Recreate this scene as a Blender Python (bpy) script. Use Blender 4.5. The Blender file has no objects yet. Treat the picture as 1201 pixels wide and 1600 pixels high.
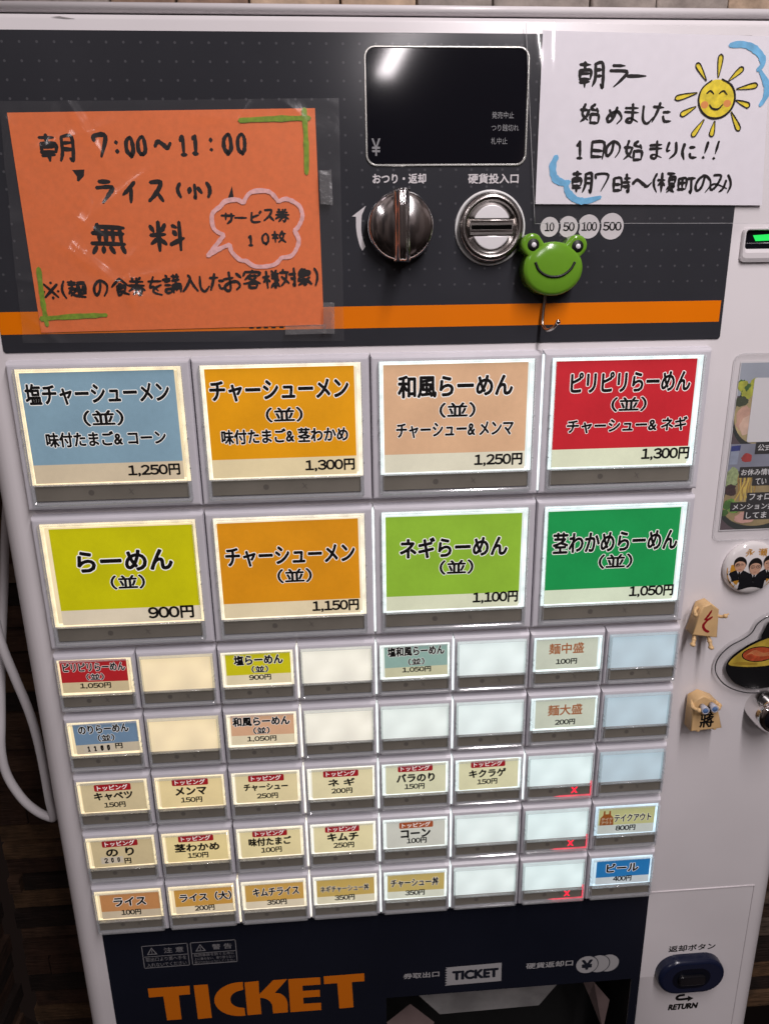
import bpy, bmesh, math, random
from mathutils import Vector, Matrix, noise
random.seed(7)
scn = bpy.context.scene
col = scn.collection

# ------------------------------------------------------------------ camera, world, lamps, exposure
# all lengths below are millimetres on the machine's front: x right, y down, h out of the front
def P(x, y, h=0.0):
    return Vector((x / 1000.0, -h / 1000.0, -y / 1000.0))

cam_d = bpy.data.cameras.new('camera')
cam = bpy.data.objects.new('camera', cam_d)
col.objects.link(cam)
cam_d.sensor_fit = 'VERTICAL'
cam_d.sensor_height = 36.0
cam_d.sensor_width = 27.0
cam_d.lens = 1130.0 * 36.0 / 1600.0
cam_d.clip_start = 0.01
cam_d.clip_end = 50.0
_R = [[0.9972752467676526, 0.014803704767126951, -0.07226985837749048],
      [-0.034987982965648895, 0.9573808975934422, -0.2867013393257126],
      [0.06494553989867394, 0.28844872550997636, 0.955290222706653]]
def _dir(v):            # picture axes -> world axes
    return Vector((v[0], v[2], -v[1]))
mx, my, mz = _dir(_R[0]), -_dir(_R[1]), -_dir(_R[2])
M = Matrix(((mx.x, my.x, mz.x, 0), (mx.y, my.y, mz.y, 0), (mx.z, my.z, mz.z, 0), (0, 0, 0, 1)))
M.translation = P(160.81, -29.71, 373.95)
cam.matrix_world = M
scn.camera = cam

w = bpy.data.worlds.new('World')
scn.world = w
w.use_nodes = True
wn, wl = w.node_tree.nodes, w.node_tree.links
wn.clear()
wo = wn.new('ShaderNodeOutputWorld')
wb = wn.new('ShaderNodeBackground')
tc = wn.new('ShaderNodeTexCoord')
mp = wn.new('ShaderNodeMapping'); mp.inputs['Scale'].default_value = (4.2, 4.2, 1.3)
vo = wn.new('ShaderNodeTexVoronoi'); vo.distance = 'CHEBYCHEV'; vo.inputs['Scale'].default_value = 1.6
rp = wn.new('ShaderNodeValToRGB')
rp.color_ramp.elements[0].position = 0.15; rp.color_ramp.elements[0].color = (0.05, 0.042, 0.04, 1)
rp.color_ramp.elements[1].position = 0.97; rp.color_ramp.elements[1].color = (2.6, 2.3, 2.3, 1)
e = rp.color_ramp.elements.new(0.55); e.color = (0.20, 0.155, 0.135, 1)
e = rp.color_ramp.elements.new(0.90); e.color = (0.55, 0.47, 0.44, 1)
sep = wn.new('ShaderNodeSeparateXYZ')
rp2 = wn.new('ShaderNodeValToRGB')            # dim floor below, pale ceiling above
rp2.color_ramp.elements[0].position = 0.30; rp2.color_ramp.elements[0].color = (0.12, 0.10, 0.10, 1)
rp2.color_ramp.elements[1].position = 0.85; rp2.color_ramp.elements[1].color = (1.9, 1.75, 1.85, 1)
ma = wn.new('ShaderNodeMath'); ma.operation = 'MULTIPLY_ADD'; ma.inputs[1].default_value = 0.5; ma.inputs[2].default_value = 0.5
mu = wn.new('ShaderNodeMix'); mu.data_type = 'RGBA'; mu.blend_type = 'MULTIPLY'; mu.inputs[0].default_value = 1.0
wl.new(tc.outputs['Generated'], mp.inputs['Vector'])
wl.new(mp.outputs[0], vo.inputs['Vector'])
wl.new(vo.outputs['Color'], rp.inputs['Fac'])
wl.new(tc.outputs['Generated'], sep.inputs[0])
wl.new(sep.outputs['Z'], ma.inputs[0]); wl.new(ma.outputs[0], rp2.inputs['Fac'])
wl.new(rp.outputs['Color'], mu.inputs[6]); wl.new(rp2.outputs['Color'], mu.inputs[7])
wl.new(mu.outputs[2], wb.inputs['Color'])
wb.inputs['Strength'].default_value = 0.28
wl.new(wb.outputs[0], wo.inputs['Surface'])

def area(name, loc, target, sx, sy, power, color):
    d = bpy.data.lights.new(name, 'AREA'); d.shape = 'RECTANGLE'; d.size = sx; d.size_y = sy
    d.energy = power; d.color = color
    o = bpy.data.objects.new(name, d); col.objects.link(o)
    o.location = loc
    o.rotation_euler = (Vector(target) - Vector(loc)).to_track_quat('-Z', 'Y').to_euler()
    return o
TUBE = (1.0, 0.925, 0.945)
# ceiling fluorescent tubes, running away from the machine
area('ceiling_tube', P(450, -640, 660), P(410, 200, 400), 0.06, 0.8, 10.2, TUBE)
o_ = area('ceiling_tube', P(520, -1090, 3100), P(520, 0, 3000), 0.07, 1.0, 12, TUBE); o_.rotation_euler.rotate_axis('Z', math.radians(-7))
area('ceiling_tube', P(-900, -1150, 1500), P(-900, 0, 1400), 0.08, 1.2, 7, TUBE)

vs = scn.view_settings
vs.view_transform = 'Standard'
try: vs.look = 'None'
except Exception: pass
vs.exposure = 0.0; vs.gamma = 1.0
vs.use_curve_mapping = False
scn.cycles.max_bounces = 10
scn.cycles.transparent_max_bounces = 16
scn.cycles.caustics_reflective = False
scn.cycles.caustics_refractive = False
scn.cycles.sample_clamp_indirect = 4.0
scn.cycles.use_denoising = True

# ------------------------------------------------------------------ materials
def lin(c):
    return c / 12.92 if c <= 0.04045 else ((c + 0.055) / 1.055) ** 2.4
def hx(s, k=1.0):
    return tuple(lin(int(s[i:i + 2], 16) / 255.0) * k for i in (0, 2, 4))
MATS = {}
def mat(name, color=(0.5, 0.5, 0.5), rough=0.5, metal=0.0, emis=None, estr=0.0, trans=0.0, ior=1.45, coat=0.0,
        bump=0.0, bscale=200.0, var=0.0, vscale=30.0, evar=0.0, evscale=60.0, spec=0.5, bdetail=2.0, bdist=0.001, bstretch=None):
    if name in MATS: return MATS[name]
    m = bpy.data.materials.new(name); m.use_nodes = True
    n, l = m.node_tree.nodes, m.node_tree.links
    b = n['Principled BSDF']
    b.inputs['Base Color'].default_value = (*color, 1)
    b.inputs['Roughness'].default_value = rough
    b.inputs['Metallic'].default_value = metal
    b.inputs['IOR'].default_value = ior
    b.inputs['Transmission Weight'].default_value = trans
    b.inputs['Coat Weight'].default_value = coat
    b.inputs['Specular IOR Level'].default_value = spec
    t = n.new('ShaderNodeTexCoord')
    if emis:
        b.inputs['Emission Color'].default_value = (*emis, 1)
        b.inputs['Emission Strength'].default_value = estr
        if evar:
            ns = n.new('ShaderNodeTexNoise'); ns.inputs['Scale'].default_value = evscale; ns.inputs['Detail'].default_value = 1.0
            mr = n.new('ShaderNodeMapRange'); mr.inputs[1].default_value = 0.25; mr.inputs[2].default_value = 0.75
            mr.inputs[3].default_value = estr * (1 - evar); mr.inputs[4].default_value = estr * (1 + evar)
            l.new(t.outputs['Object'], ns.inputs['Vector']); l.new(ns.outputs['Fac'], mr.inputs[0]); l.new(mr.outputs[0], b.inputs['Emission Strength'])
    if var:
        ns = n.new('ShaderNodeTexNoise'); ns.inputs['Scale'].default_value = vscale; ns.inputs['Detail'].default_value = 5.0
        mr = n.new('ShaderNodeMapRange'); mr.inputs[1].default_value = 0.3; mr.inputs[2].default_value = 0.7
        mr.inputs[3].default_value = 1 - var; mr.inputs[4].default_value = 1 + var
        mm = n.new('ShaderNodeMix'); mm.data_type = 'RGBA'; mm.blend_type = 'MULTIPLY'; mm.inputs[0].default_value = 1
        mm.inputs[6].default_value = (*color, 1)
        l.new(t.outputs['Object'], ns.inputs['Vector']); l.new(ns.outputs['Fac'], mr.inputs[0]); l.new(mr.outputs[0], mm.inputs[7]); l.new(mm.outputs[2], b.inputs['Base Color'])
    if bump:
        ns = n.new('ShaderNodeTexNoise'); ns.inputs['Scale'].default_value = bscale; ns.inputs['Detail'].default_value = bdetail
        bp = n.new('ShaderNodeBump'); bp.inputs['Strength'].default_value = bump; bp.inputs['Distance'].default_value = bdist
        if bstretch:
            mg = n.new('ShaderNodeMapping'); mg.inputs['Scale'].default_value = bstretch
            l.new(t.outputs['Object'], mg.inputs['Vector']); l.new(mg.outputs[0], ns.inputs['Vector'])
        else:
            l.new(t.outputs['Object'], ns.inputs['Vector'])
        l.new(ns.outputs['Fac'], bp.inputs['Height']); l.new(bp.outputs[0], b.inputs['Normal'])
    MATS[name] = m
    return m

def film_mat(name, refl=0.07, rough=0.06, bump=0.3, bscale=40.0, tint=(1, 1, 1), haze=0.0):
    """clear plastic sheet: see-through plus a glossy skin"""
    m = bpy.data.materials.new(name); m.use_nodes = True
    n, l = m.node_tree.nodes, m.node_tree.links
    n.clear()
    o = n.new('ShaderNodeOutputMaterial'); mix = n.new('ShaderNodeMixShader')
    tr = n.new('ShaderNodeBsdfTransparent'); tr.inputs[0].default_value = (*tint, 1)
    gl = n.new('ShaderNodeBsdfGlossy'); gl.inputs['Roughness'].default_value = rough
    lw = n.new('ShaderNodeLayerWeight'); lw.inputs['Blend'].default_value = 0.25
    mr = n.new('ShaderNodeMapRange'); mr.inputs[3].default_value = refl; mr.inputs[4].default_value = 0.75
    pw = n.new('ShaderNodeMath'); pw.operation = 'POWER'; pw.inputs[1].default_value = 4.0
    lw.inputs['Blend'].default_value = 0.5
    l.new(lw.outputs['Facing'], pw.inputs[0]); l.new(pw.outputs[0], mr.inputs[0]); l.new(mr.outputs[0], mix.inputs[0])
    if bump:
        t = n.new('ShaderNodeTexCoord'); ns = n.new('ShaderNodeTexNoise')
        ns.inputs['Scale'].default_value = bscale; ns.inputs['Detail'].default_value = 3.0; ns.inputs['Distortion'].default_value = 1.5
        bp = n.new('ShaderNodeBump'); bp.inputs['Strength'].default_value = bump; bp.inputs['Distance'].default_value = 0.002
        l.new(t.outputs['Object'], ns.inputs['Vector']); l.new(ns.outputs['Fac'], bp.inputs['Height'])
        l.new(bp.outputs[0], gl.inputs['Normal']); l.new(bp.outputs[0], lw.inputs['Normal'])
    last = mix
    if haze:
        df = n.new('ShaderNodeBsdfDiffuse'); df.inputs[0].default_value = (0.8, 0.8, 0.82, 1)
        m2 = n.new('ShaderNodeMixShader'); m2.inputs[0].default_value = haze
        l.new(tr.outputs[0], m2.inputs[1]); l.new(df.outputs[0], m2.inputs[2]); l.new(m2.outputs[0], mix.inputs[1])
    else:
        l.new(tr.outputs[0], mix.inputs[1])
    l.new(gl.outputs[0], mix.inputs[2])
    l.new(last.outputs[0], o.inputs['Surface'])
    return m

cab = mat('cabinet_white', (0.655, 0.625, 0.635), 0.30, var=0.05, vscale=11, bump=0.06, bscale=900, bdist=0.0002)
platem = mat('plate_lavender', (0.60, 0.585, 0.625), 0.33, var=0.05, vscale=35)
ink = mat('black_ink', (0.009, 0.008, 0.008), 0.5, spec=0.2)
marker = mat('black_marker', (0.010, 0.008, 0.008), 0.6, spec=0.2)
white_print = mat('white_print', (0.62, 0.59, 0.60), 0.4)
chrome = mat('chrome', (0.80, 0.78, 0.77), 0.06, 1.0)
steel = mat('brushed_steel', (0.46, 0.43, 0.41), 0.24, 1.0, bump=0.15, bscale=1.0, bstretch=(60, 60, 2500), bdist=0.0002)
satin = mat('satin_metal', (0.74, 0.72, 0.73), 0.42, 0.35)
knob_chrome = mat('knob_chrome', (0.86, 0.84, 0.83), 0.13, 1.0, bump=.10, bscale=1.0, bstretch=(420, 60, 30), bdist=.0004)
black_gloss = mat('black_gloss', (0.006, 0.006, 0.009), 0.065, bump=.03, bscale=14, bdist=.002)
black_hole = mat('black_recess', (0.002, 0.002, 0.002), 0.8, spec=0.03)
navy = mat('navy_plastic', (0.008, 0.011, 0.030), 0.22)
clear = None
strip_m = mat('indicator_strip', (0.20, 0.185, 0.155), 0.32, var=0.10, vscale=40)
strip_mark = mat('indicator_marks', (0.125, 0.115, 0.10), 0.35)
clear = film_mat('clear_plastic', 0.10, 0.10, 0.0, 1, tint=(.98, 1, 1), haze=0.16)
pane_m = film_mat('button_pane', 0.035, 0.08, 0.015, 60)
orange_dec = mat('orange_decal', hx('E87800'), 0.28, var=0.03)

def decal_mat(name, base, dots):
    m = mat(name, base, 0.16, var=0.12, vscale=14)
    if not dots: return m
    n, l = m.node_tree.nodes, m.node_tree.links
    b = n['Principled BSDF']
    src = b.inputs['Base Color'].links[0].from_socket
    t = n.new('ShaderNodeTexCoord')
    s = n.new('ShaderNodeSeparateXYZ'); l.new(t.outputs['Object'], s.inputs[0])
    def math_(op, a, bb=None, c=None):
        q = n.new('ShaderNodeMath'); q.operation = op
        for i, v in enumerate((a, bb, c)):
            if v is None: continue
            if isinstance(v, (int, float)): q.inputs[i].default_value = v
            else: l.new(v, q.inputs[i])
        return q.outputs[0]
    def cell(sock, pitch, off):
        f = math_('FRACT', math_('MULTIPLY_ADD', sock, 1 / pitch, off))
        return math_('MULTIPLY', math_('SUBTRACT', f, 0.5), pitch)
    # printed dot grid, 7.55 mm pitch; the object's origin is at x 0, y 0 of the front
    dx = cell(s.outputs['X'], 0.00755, 0.5 - 50.0 / 7.55 + 10)
    dz = cell(s.outputs['Z'], 0.00755, 0.5 - 132.0 / 7.55 + 20)
    r = math_('SQRT', math_('ADD', math_('MULTIPLY', dx, dx), math_('MULTIPLY', dz, dz)))
    inside = math_('LESS_THAN', r, 0.00058)
    lim = math_('MULTIPLY', math_('LESS_THAN', s.outputs['Z'], 0.1425), math_('GREATER_THAN', s.outputs['Z'], 0.031))
    fac = math_('MULTIPLY', math_('MULTIPLY', inside, lim), 0.62)
    mm = n.new('ShaderNodeMix'); mm.data_type = 'RGBA'
    l.new(fac, mm.inputs[0]); l.new(src, mm.inputs[6]); mm.inputs[7].default_value = (0.10, 0.10, 0.11, 1)
    l.new(mm.outputs[2], b.inputs['Base Color'])
    return m
panel_m = decal_mat('dark_panel', (0.033, 0.034, 0.040), True)
lower_m = decal_mat('lower_panel', (0.0085, 0.0100, 0.0175), False)

# ------------------------------------------------------------------ mesh builder
def smoothcurve(pts, n=5, closed=False):
    if len(pts) < 3: return list(pts)
    out = []
    N = len(pts)
    rng = range(N if closed else N - 1)
    for i in rng:
        if closed: p0, p1, p2, p3 = pts[(i - 1) % N], pts[i], pts[(i + 1) % N], pts[(i + 2) % N]
        else: p0, p1, p2, p3 = pts[max(i - 1, 0)], pts[i], pts[i + 1], pts[min(i + 2, N - 1)]
        for k in range(n):
            t = k / n
            out.append(tuple(0.5 * (2 * b + (c - a) * t + (2 * a - 5 * b + 4 * c - d) * t * t + (3 * b - a - 3 * c + d) * t ** 3)
                             for a, b, c, d in zip(p0, p1, p2, p3)))
    if not closed: out.append(tuple(pts[-1]))
    return out
def rrect(x0, y0, x1, y1, r, n=5):
    pts = []
    for cx, cy, a0 in ((x1 - r, y0 + r, -90), (x1 - r, y1 - r, 0), (x0 + r, y1 - r, 90), (x0 + r, y0 + r, 180)):
        for k in range(n + 1):
            a = math.radians(a0 + 90 * k / n)
            pts.append((cx + r * math.cos(a), cy + r * math.sin(a)))
    return pts
def ellipse(cx, cy, rx, ry, n=40, a0=0, a1=360):
    full = abs(a1 - a0) >= 360
    m = n if full else n + 1
    return [(cx + rx * math.cos(math.radians(a0 + (a1 - a0) * k / n)), cy + ry * math.sin(math.radians(a0 + (a1 - a0) * k / n))) for k in range(m)]

TXT = {}
def glyphs(s):
    k = s
    if k not in TXT:
        if len(s) > 1 and s[0].isdigit():       # prices: broad figures set one by one
            V, F = [], []; x = 0
            for ch in s:
                if ch.isdigit():
                    v, f = glyphs(chr(ord(ch) - ord('0') + 0xFF10)); adv = 0.64
                    mid = (min(p[0] for p in v) + max(p[0] for p in v)) / 2; sc = 1.16
                elif ch == ',': v, f = glyphs(','); mid = (min(p[0] for p in v) + max(p[0] for p in v)) / 2; adv = .32; sc = 1.1
                else: v, f = glyphs(ch); mid = (min(p[0] for p in v) + max(p[0] for p in v)) / 2; adv = .98; sc = .95
                b0 = len(V)
                V += [((p[0] - mid) * sc + x + adv / 2, p[1]) for p in v]; F += [tuple(b0 + i for i in q) for q in f]
                x += adv
            TXT[k] = (V, F)
            return TXT[k]
        c = bpy.data.curves.new('lettering', 'FONT'); c.body = s; c.fill_mode = 'FRONT'; c.resolution_u = 3
        o = bpy.data.objects.new('lettering', c)
        m = o.to_mesh()
        TXT[k] = ([(v.co.x, v.co.y) for v in m.vertices], [tuple(p.vertices) for p in m.polygons])
        o.to_mesh_clear()
        bpy.data.objects.remove(o); bpy.data.curves.remove(c)
    return TXT[k]

class MB:
    def __init__(s):
        s.v, s.f, s.m, s.sm, s.mats = [], [], [], [], []
        s.lift = 0.0
    def mi(s, m):
        if m not in s.mats: s.mats.append(m)
        return s.mats.index(m)
    def add(s, vs_, fs, m, smooth=False):
        b = len(s.v); k = s.mi(m)
        s.v += vs_
        for f in fs:
            s.f.append(tuple(b + i for i in f)); s.m.append(k); s.sm.append(smooth)
    def poly(s, pts, h, m):
        s.add([(x, y, h) for x, y in pts], [tuple(range(len(pts)))], m)
    def prism(s, pts, h0, h1, m, bevel=0.0, seg=3, smooth=False, cap0=True, mcap=None):
        """outline extruded from h0 up to h1, the h1 rim rounded inward by bevel"""
        N = len(pts)
        cx = sum(p[0] for p in pts) / N; cy = sum(p[1] for p in pts) / N
        area_ = sum(pts[i][0] * pts[(i + 1) % N][1] - pts[(i + 1) % N][0] * pts[i][1] for i in range(N))
        sg = 1 if area_ > 0 else -1
        def inset(d):
            if d == 0: return list(pts)
            out = []
            for i in range(N):
                a, b, c = Vector(pts[i - 1]), Vector(pts[i]), Vector(pts[(i + 1) % N])
                e1, e2 = (b - a), (c - b)
                if e1.length < 1e-9: e1 = e2
                if e2.length < 1e-9: e2 = e1
                e1, e2 = e1.normalized(), e2.normalized()
                n1, n2 = Vector((-e1.y, e1.x)) * sg, Vector((-e2.y, e2.x)) * sg
                q = (n1 + n2)
                if q.length < 1e-6: q = n1
                q.normalize()
                k = d / max(0.35, q.dot(n1))
                out.append((b.x + q.x * k, b.y + q.y * k))
            return out
        rings = [(0, h0)]
        if bevel:
            for k in range(seg + 1):
                a = math.pi / 2 * k / seg
                rings.append((bevel * (1 - math.cos(a)), h1 - (bevel if h1 > h0 else -bevel) * (1 - math.sin(a))))
        else: rings.append((0, h1))
        vv = []
        for d, h in rings: vv += [(x, y, h) for x, y in inset(d)]
        ff = []
        for r in range(len(rings) - 1):
            for i in range(N):
                j = (i + 1) % N
                ff.append((r * N + i, r * N + j, (r + 1) * N + j, (r + 1) * N + i))
        s.add(vv, ff, m, smooth or bevel > 0)
        top = tuple(range((len(rings) - 1) * N, len(rings) * N))
        s.add([vv[i] for i in top], [tuple(range(N))], mcap or m)
        if cap0: s.add([vv[i] for i in range(N)], [tuple(range(N))[::-1]], m)
    def box(s, x0, y0, x1, y1, h0, h1, m, bevel=0.0):
        s.prism([(x0, y0), (x1, y0), (x1, y1), (x0, y1)], h0, h1, m, bevel)
    def ring(s, outer, inner, h, m):
        N = len(outer)
        s.add([(x, y, h) for x, y in outer] + [(x, y, h) for x, y in inner],
              [(i, (i + 1) % N, N + (i + 1) % N, N + i) for i in range(N)], m)
    def frame(s, outer, inner, h0, h1, m, bevel=0.4):
        """solid ring between two outlines of equal vertex count"""
        N = len(outer)
        def mixp(a, b, t): return [(p[0] + (q[0] - p[0]) * t, p[1] + (q[1] - p[1]) * t) for p, q in zip(a, b)]
        prof = [(0, h0), (0, h1 - bevel), (0.3, h1), (0.7, h1), (1, h1 - bevel), (1, h0)]
        vv = []
        for t, h in prof: vv += [(x, y, h) for x, y in mixp(outer, inner, t)]
        R = len(prof)
        ff = []
        for r in range(R):
            q = (r + 1) % R
            for i in range(N):
                j = (i + 1) % N
                ff.append((r * N + i, r * N + j, q * N + j, q * N + i))
        s.add(vv, ff, m, False)
    def lathe(s, cx, cy, prof, m, n=64, smooth=True, sx=1.0, sy=1.0):
        vv = []
        for r, h in prof:
            vv += [(cx + sx * r * math.cos(2 * math.pi * k / n), cy + sy * r * math.sin(2 * math.pi * k / n), h) for k in range(n)]
        ff = [(r * n + k, r * n + (k + 1) % n, (r + 1) * n + (k + 1) % n, (r + 1) * n + k) for r in range(len(prof) - 1) for k in range(n)]
        s.add(vv, ff, m, smooth)
    def tube(s, pts, rad, m, n=12, caps=True):
        pts = [Vector(p) for p in pts]
        rads = rad if isinstance(rad, (list, tuple)) else [rad] * len(pts)
        vv = []; up = Vector((0.13, 0.2, 1)).normalized()
        for i, p in enumerate(pts):
            d = (pts[min(i + 1, len(pts) - 1)] - pts[max(i - 1, 0)]).normalized()
            a = d.cross(up)
            if a.length < 1e-3: a = d.cross(Vector((1, 0, 0)))
            a.normalize(); b = d.cross(a).normalized()
            up = a.cross(d).normalized()
            for k in range(n):
                t = 2 * math.pi * k / n
                vv.append(tuple(p + (a * math.cos(t) + b * math.sin(t)) * rads[i]))
        L = len(pts)
        ff = [(r * n + k, r * n + (k + 1) % n, (r + 1) * n + (k + 1) % n, (r + 1) * n + k) for r in range(L - 1) for k in range(n)]
        if caps: ff += [tuple(range(n))[::-1], tuple(range((L - 1) * n, L * n))]
        s.add(vv, ff, m, True)
    def ball(s, c, r, m, n=16, sc=(1, 1, 1)):
        vv = []; ff = []
        for i in range(n + 1):
            t = math.pi * i / n
            for k in range(2 * n):
                a = math.pi * k / n
                vv.append((c[0] + sc[0] * r * math.sin(t) * math.cos(a), c[1] + sc[1] * r * math.cos(t), c[2] + sc[2] * r * math.sin(t) * math.sin(a)))
        for i in range(n):
            for k in range(2 * n):
                ff.append((i * 2 * n + k, i * 2 * n + (k + 1) % (2 * n), (i + 1) * 2 * n + (k + 1) % (2 * n), (i + 1) * 2 * n + k))
        s.add(vv, ff, m, True)
    def text(s, t, cx, cy, wd, ht, h, m, bold=0.0, outline=None, om=None, keep=False, rot=0.0, shear=0.0, maxr=1.5):
        v0, _ = glyphs(t)
        x0 = min(p[0] for p in v0); x1 = max(p[0] for p in v0); y0 = min(p[1] for p in v0); y1 = max(p[1] for p in v0)
        kx = wd / (x1 - x0); ky = ht / (y1 - y0)
        if keep: ky = kx
        ky = min(max(ky, kx / maxr), kx * maxr)
        ca, sa = math.cos(rot), math.sin(rot)
        em = min(ky, kx * 1.15)
        def put(sx_, sy_, hh, mm):
            v, f = glyphs(t)
            o = []
            for x, y in v:
                a = (x - (x0 + x1) / 2) * kx + sx_ * em; b = -(y - (y0 + y1) / 2) * ky + sy_ * em
                a -= shear * b
                o.append((cx + a * ca - b * sa, cy + a * sa + b * ca, hh))
            s.add(o, f, mm)
        def fat(rad, hh, mm, n):
            for k in range(n):
                put(rad * math.cos(2 * math.pi * k / n), rad * math.sin(2 * math.pi * k / n), hh + k * .0006, mm)
        if outline: fat(outline, h - 0.03, om, 12)
        if bold:
            fat(bold, h, m, 8)
        put(0, 0, h + .006, m)
    def stroke(s, pts, wd, h, m, taper=(0.75, 0.55), wob=0.12, dry=0.0):
        """one pen or brush stroke as a ribbon of varying width"""
        p = smoothcurve(pts, 5) if len(pts) > 2 else [tuple(pts[0][i] + (pts[1][i] - pts[0][i]) * k / 5 for i in (0, 1)) for k in range(6)]
        n = len(p)
        s.lift += 0.0015
        hh = h + s.lift
        L, Rr = [], []
        for i in range(n):
            a, b = p[max(i - 1, 0)], p[min(i + 1, n - 1)]
            dx, dy = b[0] - a[0], b[1] - a[1]
            q = math.hypot(dx, dy) or 1e-6
            t = i / (n - 1)
            ww = wd * 0.5 * (taper[0] + (1 - taper[0]) * min(1, t * 4)) * (taper[1] + (1 - taper[1]) * min(1, (1 - t) * 3.0)) * (1 + random.uniform(-wob, wob))
            L.append((p[i][0] - dy / q * ww, p[i][1] + dx / q * ww, hh)); Rr.append((p[i][0] + dy / q * ww, p[i][1] - dx / q * ww, hh))
        def cap(i, j, ww, sg):
            dx, dy = p[i][0] - p[j][0], p[i][1] - p[j][1]; q = math.hypot(dx, dy) or 1e-6
            return (p[i][0] + dx / q * ww, p[i][1] + dy / q * ww, hh)
        c0 = cap(0, 1, wd * 0.4 * taper[0], 1); c1 = cap(n - 1, n - 2, wd * 0.4 * taper[1], 1)
        vv = L + Rr + [c0, c1]
        ff = [(i, i + 1, n + i + 1, n + i) for i in range(n - 1)] + [(0, n, 2 * n), (n - 1, 2 * n + 1, 2 * n - 1)]
        s.add(vv, ff, m)
    def hand(s, code, x, y, wd, ht, h, m, pen, rot=0.0, jit=0.02, taper=(0.8, 0.6)):
        """handwritten character: strokes of digit pairs on a ten by ten grid, box centre x y"""
        for st in code.split():
            pts = []
            for i in range(0, len(st) - 1, 2):
                a = (int(st[i]) - 4.5) / 9.0 + random.uniform(-jit, jit); b = (int(st[i + 1]) - 4.5) / 9.0 + random.uniform(-jit, jit)
                a *= wd; b *= ht
                pts.append((x + a * math.cos(rot) - b * math.sin(rot), y + a * math.sin(rot) + b * math.cos(rot)))
            s.stroke(pts, pen * random.uniform(0.88, 1.12), h, m, taper)
    def sheet(s, corners, nx, ny, fn, m, smooth=True, thick=0.0):
        """bilinear patch tl, tr, br, bl with height fn(u,v)"""
        tl, tr, br, bl = corners
        vv = []
        for j in range(ny + 1):
            v = j / ny
            for i in range(nx + 1):
                u = i / nx
                x = (tl[0] * (1 - u) + tr[0] * u) * (1 - v) + (bl[0] * (1 - u) + br[0] * u) * v
                y = (tl[1] * (1 - u) + tr[1] * u) * (1 - v) + (bl[1] * (1 - u) + br[1] * u) * v
                vv.append((x, y, fn(u, v)))
        s.add(vv, [(j * (nx + 1) + i, j * (nx + 1) + i + 1, (j + 1) * (nx + 1) + i + 1, (j + 1) * (nx + 1) + i) for j in range(ny) for i in range(nx)], m, smooth)
    def build(s, name, parent=None, origin=(0, 0, 0), recalc=False, weld=False):
        me = bpy.data.meshes.new(name)
        o3 = origin
        me.from_pydata([tuple(P(x - o3[0], y - o3[1], h - o3[2])) for x, y, h in s.v], [], s.f)
        for m in s.mats: me.materials.append(m)
        me.polygons.foreach_set('material_index', s.m)
        me.polygons.foreach_set('use_smooth', s.sm)
        me.update()
        if recalc or weld:
            bm = bmesh.new(); bm.from_mesh(me)
            if weld: bmesh.ops.remove_doubles(bm, verts=bm.verts, dist=1e-6)
            bmesh.ops.recalc_face_normals(bm, faces=bm.faces)
            bm.to_mesh(me); bm.free()
        return link(name, me, parent, origin)
WORLD = {}
def link(name, me, parent=None, origin=(0, 0, 0)):
    o = bpy.data.objects.new(name, me); col.objects.link(o)
    wloc = P(*origin)
    WORLD[o.name] = wloc
    if parent is not None:
        o.parent = parent; o.location = wloc - WORLD[parent.name]
    else: o.location = wloc
    return o
def thing(name, label, cat, origin, group=None):
    o = link(name, None, None, origin); o.empty_display_size = 0.02
    return tag(o, label, cat, group)
def tag(o, label, cat, group=None):
    o['label'] = label; o['category'] = cat
    if group: o['group'] = group
    return o

# ------------------------------------------------------------------ the walls behind
def plank_wall(name, label, place, w0, w1, y0, y1, seed):
    rnd = random.Random(seed)
    m = mat('wall_plank', (0.16, 0.10, 0.065), 0.75, bump=0.8, bscale=40, bdist=0.002)
    tones = [mat('wall_plank_%s' % nme, c, 0.8, bump=0.9, bscale=1.0, bstretch=(60, 60, 420), bdist=0.002, var=0.45, vscale=60)
             for nme, c in (('umber', (0.046, 0.022, 0.013)), ('walnut', (0.068, 0.036, 0.021)), ('ash', (0.115, 0.080, 0.058)), ('tan', (0.105, 0.058, 0.028)), ('char', (0.018, 0.010, 0.007)))]
    b = MB()
    y = y0
    while y < y1:
        hh = rnd.uniform(19, 24)
        x = w0 - rnd.uniform(0, 120)
        while x < w1:
            ln = rnd.uniform(70, 190)
            d = rnd.uniform(0, 9)
            tn = tones[rnd.choices(range(5), (4, 3, 1.5, 1.5, 2.5))[0]]
            vv, ff = [], []
            a0, a1 = max(x, w0), min(x + ln - 0.8, w1)
            if a1 - a0 > 3:
                for (px, py, pd) in ((a0, y, -12), (a1, y, -12), (a1, y + hh - .8, -12), (a0, y + hh - .8, -12), (a0 + .6, y + .6, d), (a1 - .6, y + .6, d), (a1 - .6, y + hh - 1.4, d), (a0 + .6, y + hh - 1.4, d)):
                    vv.append(place(px, py, pd))
                b.add(vv, [(4, 5, 6, 7), (0, 1, 5, 4), (1, 2, 6, 5), (2, 3, 7, 6), (3, 0, 4, 7)], tn)
            x += ln
        y += hh
    b.add([place(w0, y0, -13), place(w1, y0, -13), place(w1, y1, -13), place(w0, y1, -13), place(w0, y0, -30), place(w1, y0, -30), place(w1, y1, -30), place(w0, y1, -30)],
          [(0, 1, 2, 3), (4, 7, 6, 5), (0, 4, 5, 1), (1, 5, 6, 2), (2, 6, 7, 3), (3, 7, 4, 0)], mat('wall_backing', (0.02, 0.013, 0.01), 0.9))
    o = b.build(name)
    return tag(o, label, 'wall')
plank_wall('plank_wall', 'wall of stacked dark brown wooden planks behind the ticket machine', lambda a, y, d: (a, y, -262 + d), -190, 760, -300, 800, 3)
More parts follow.
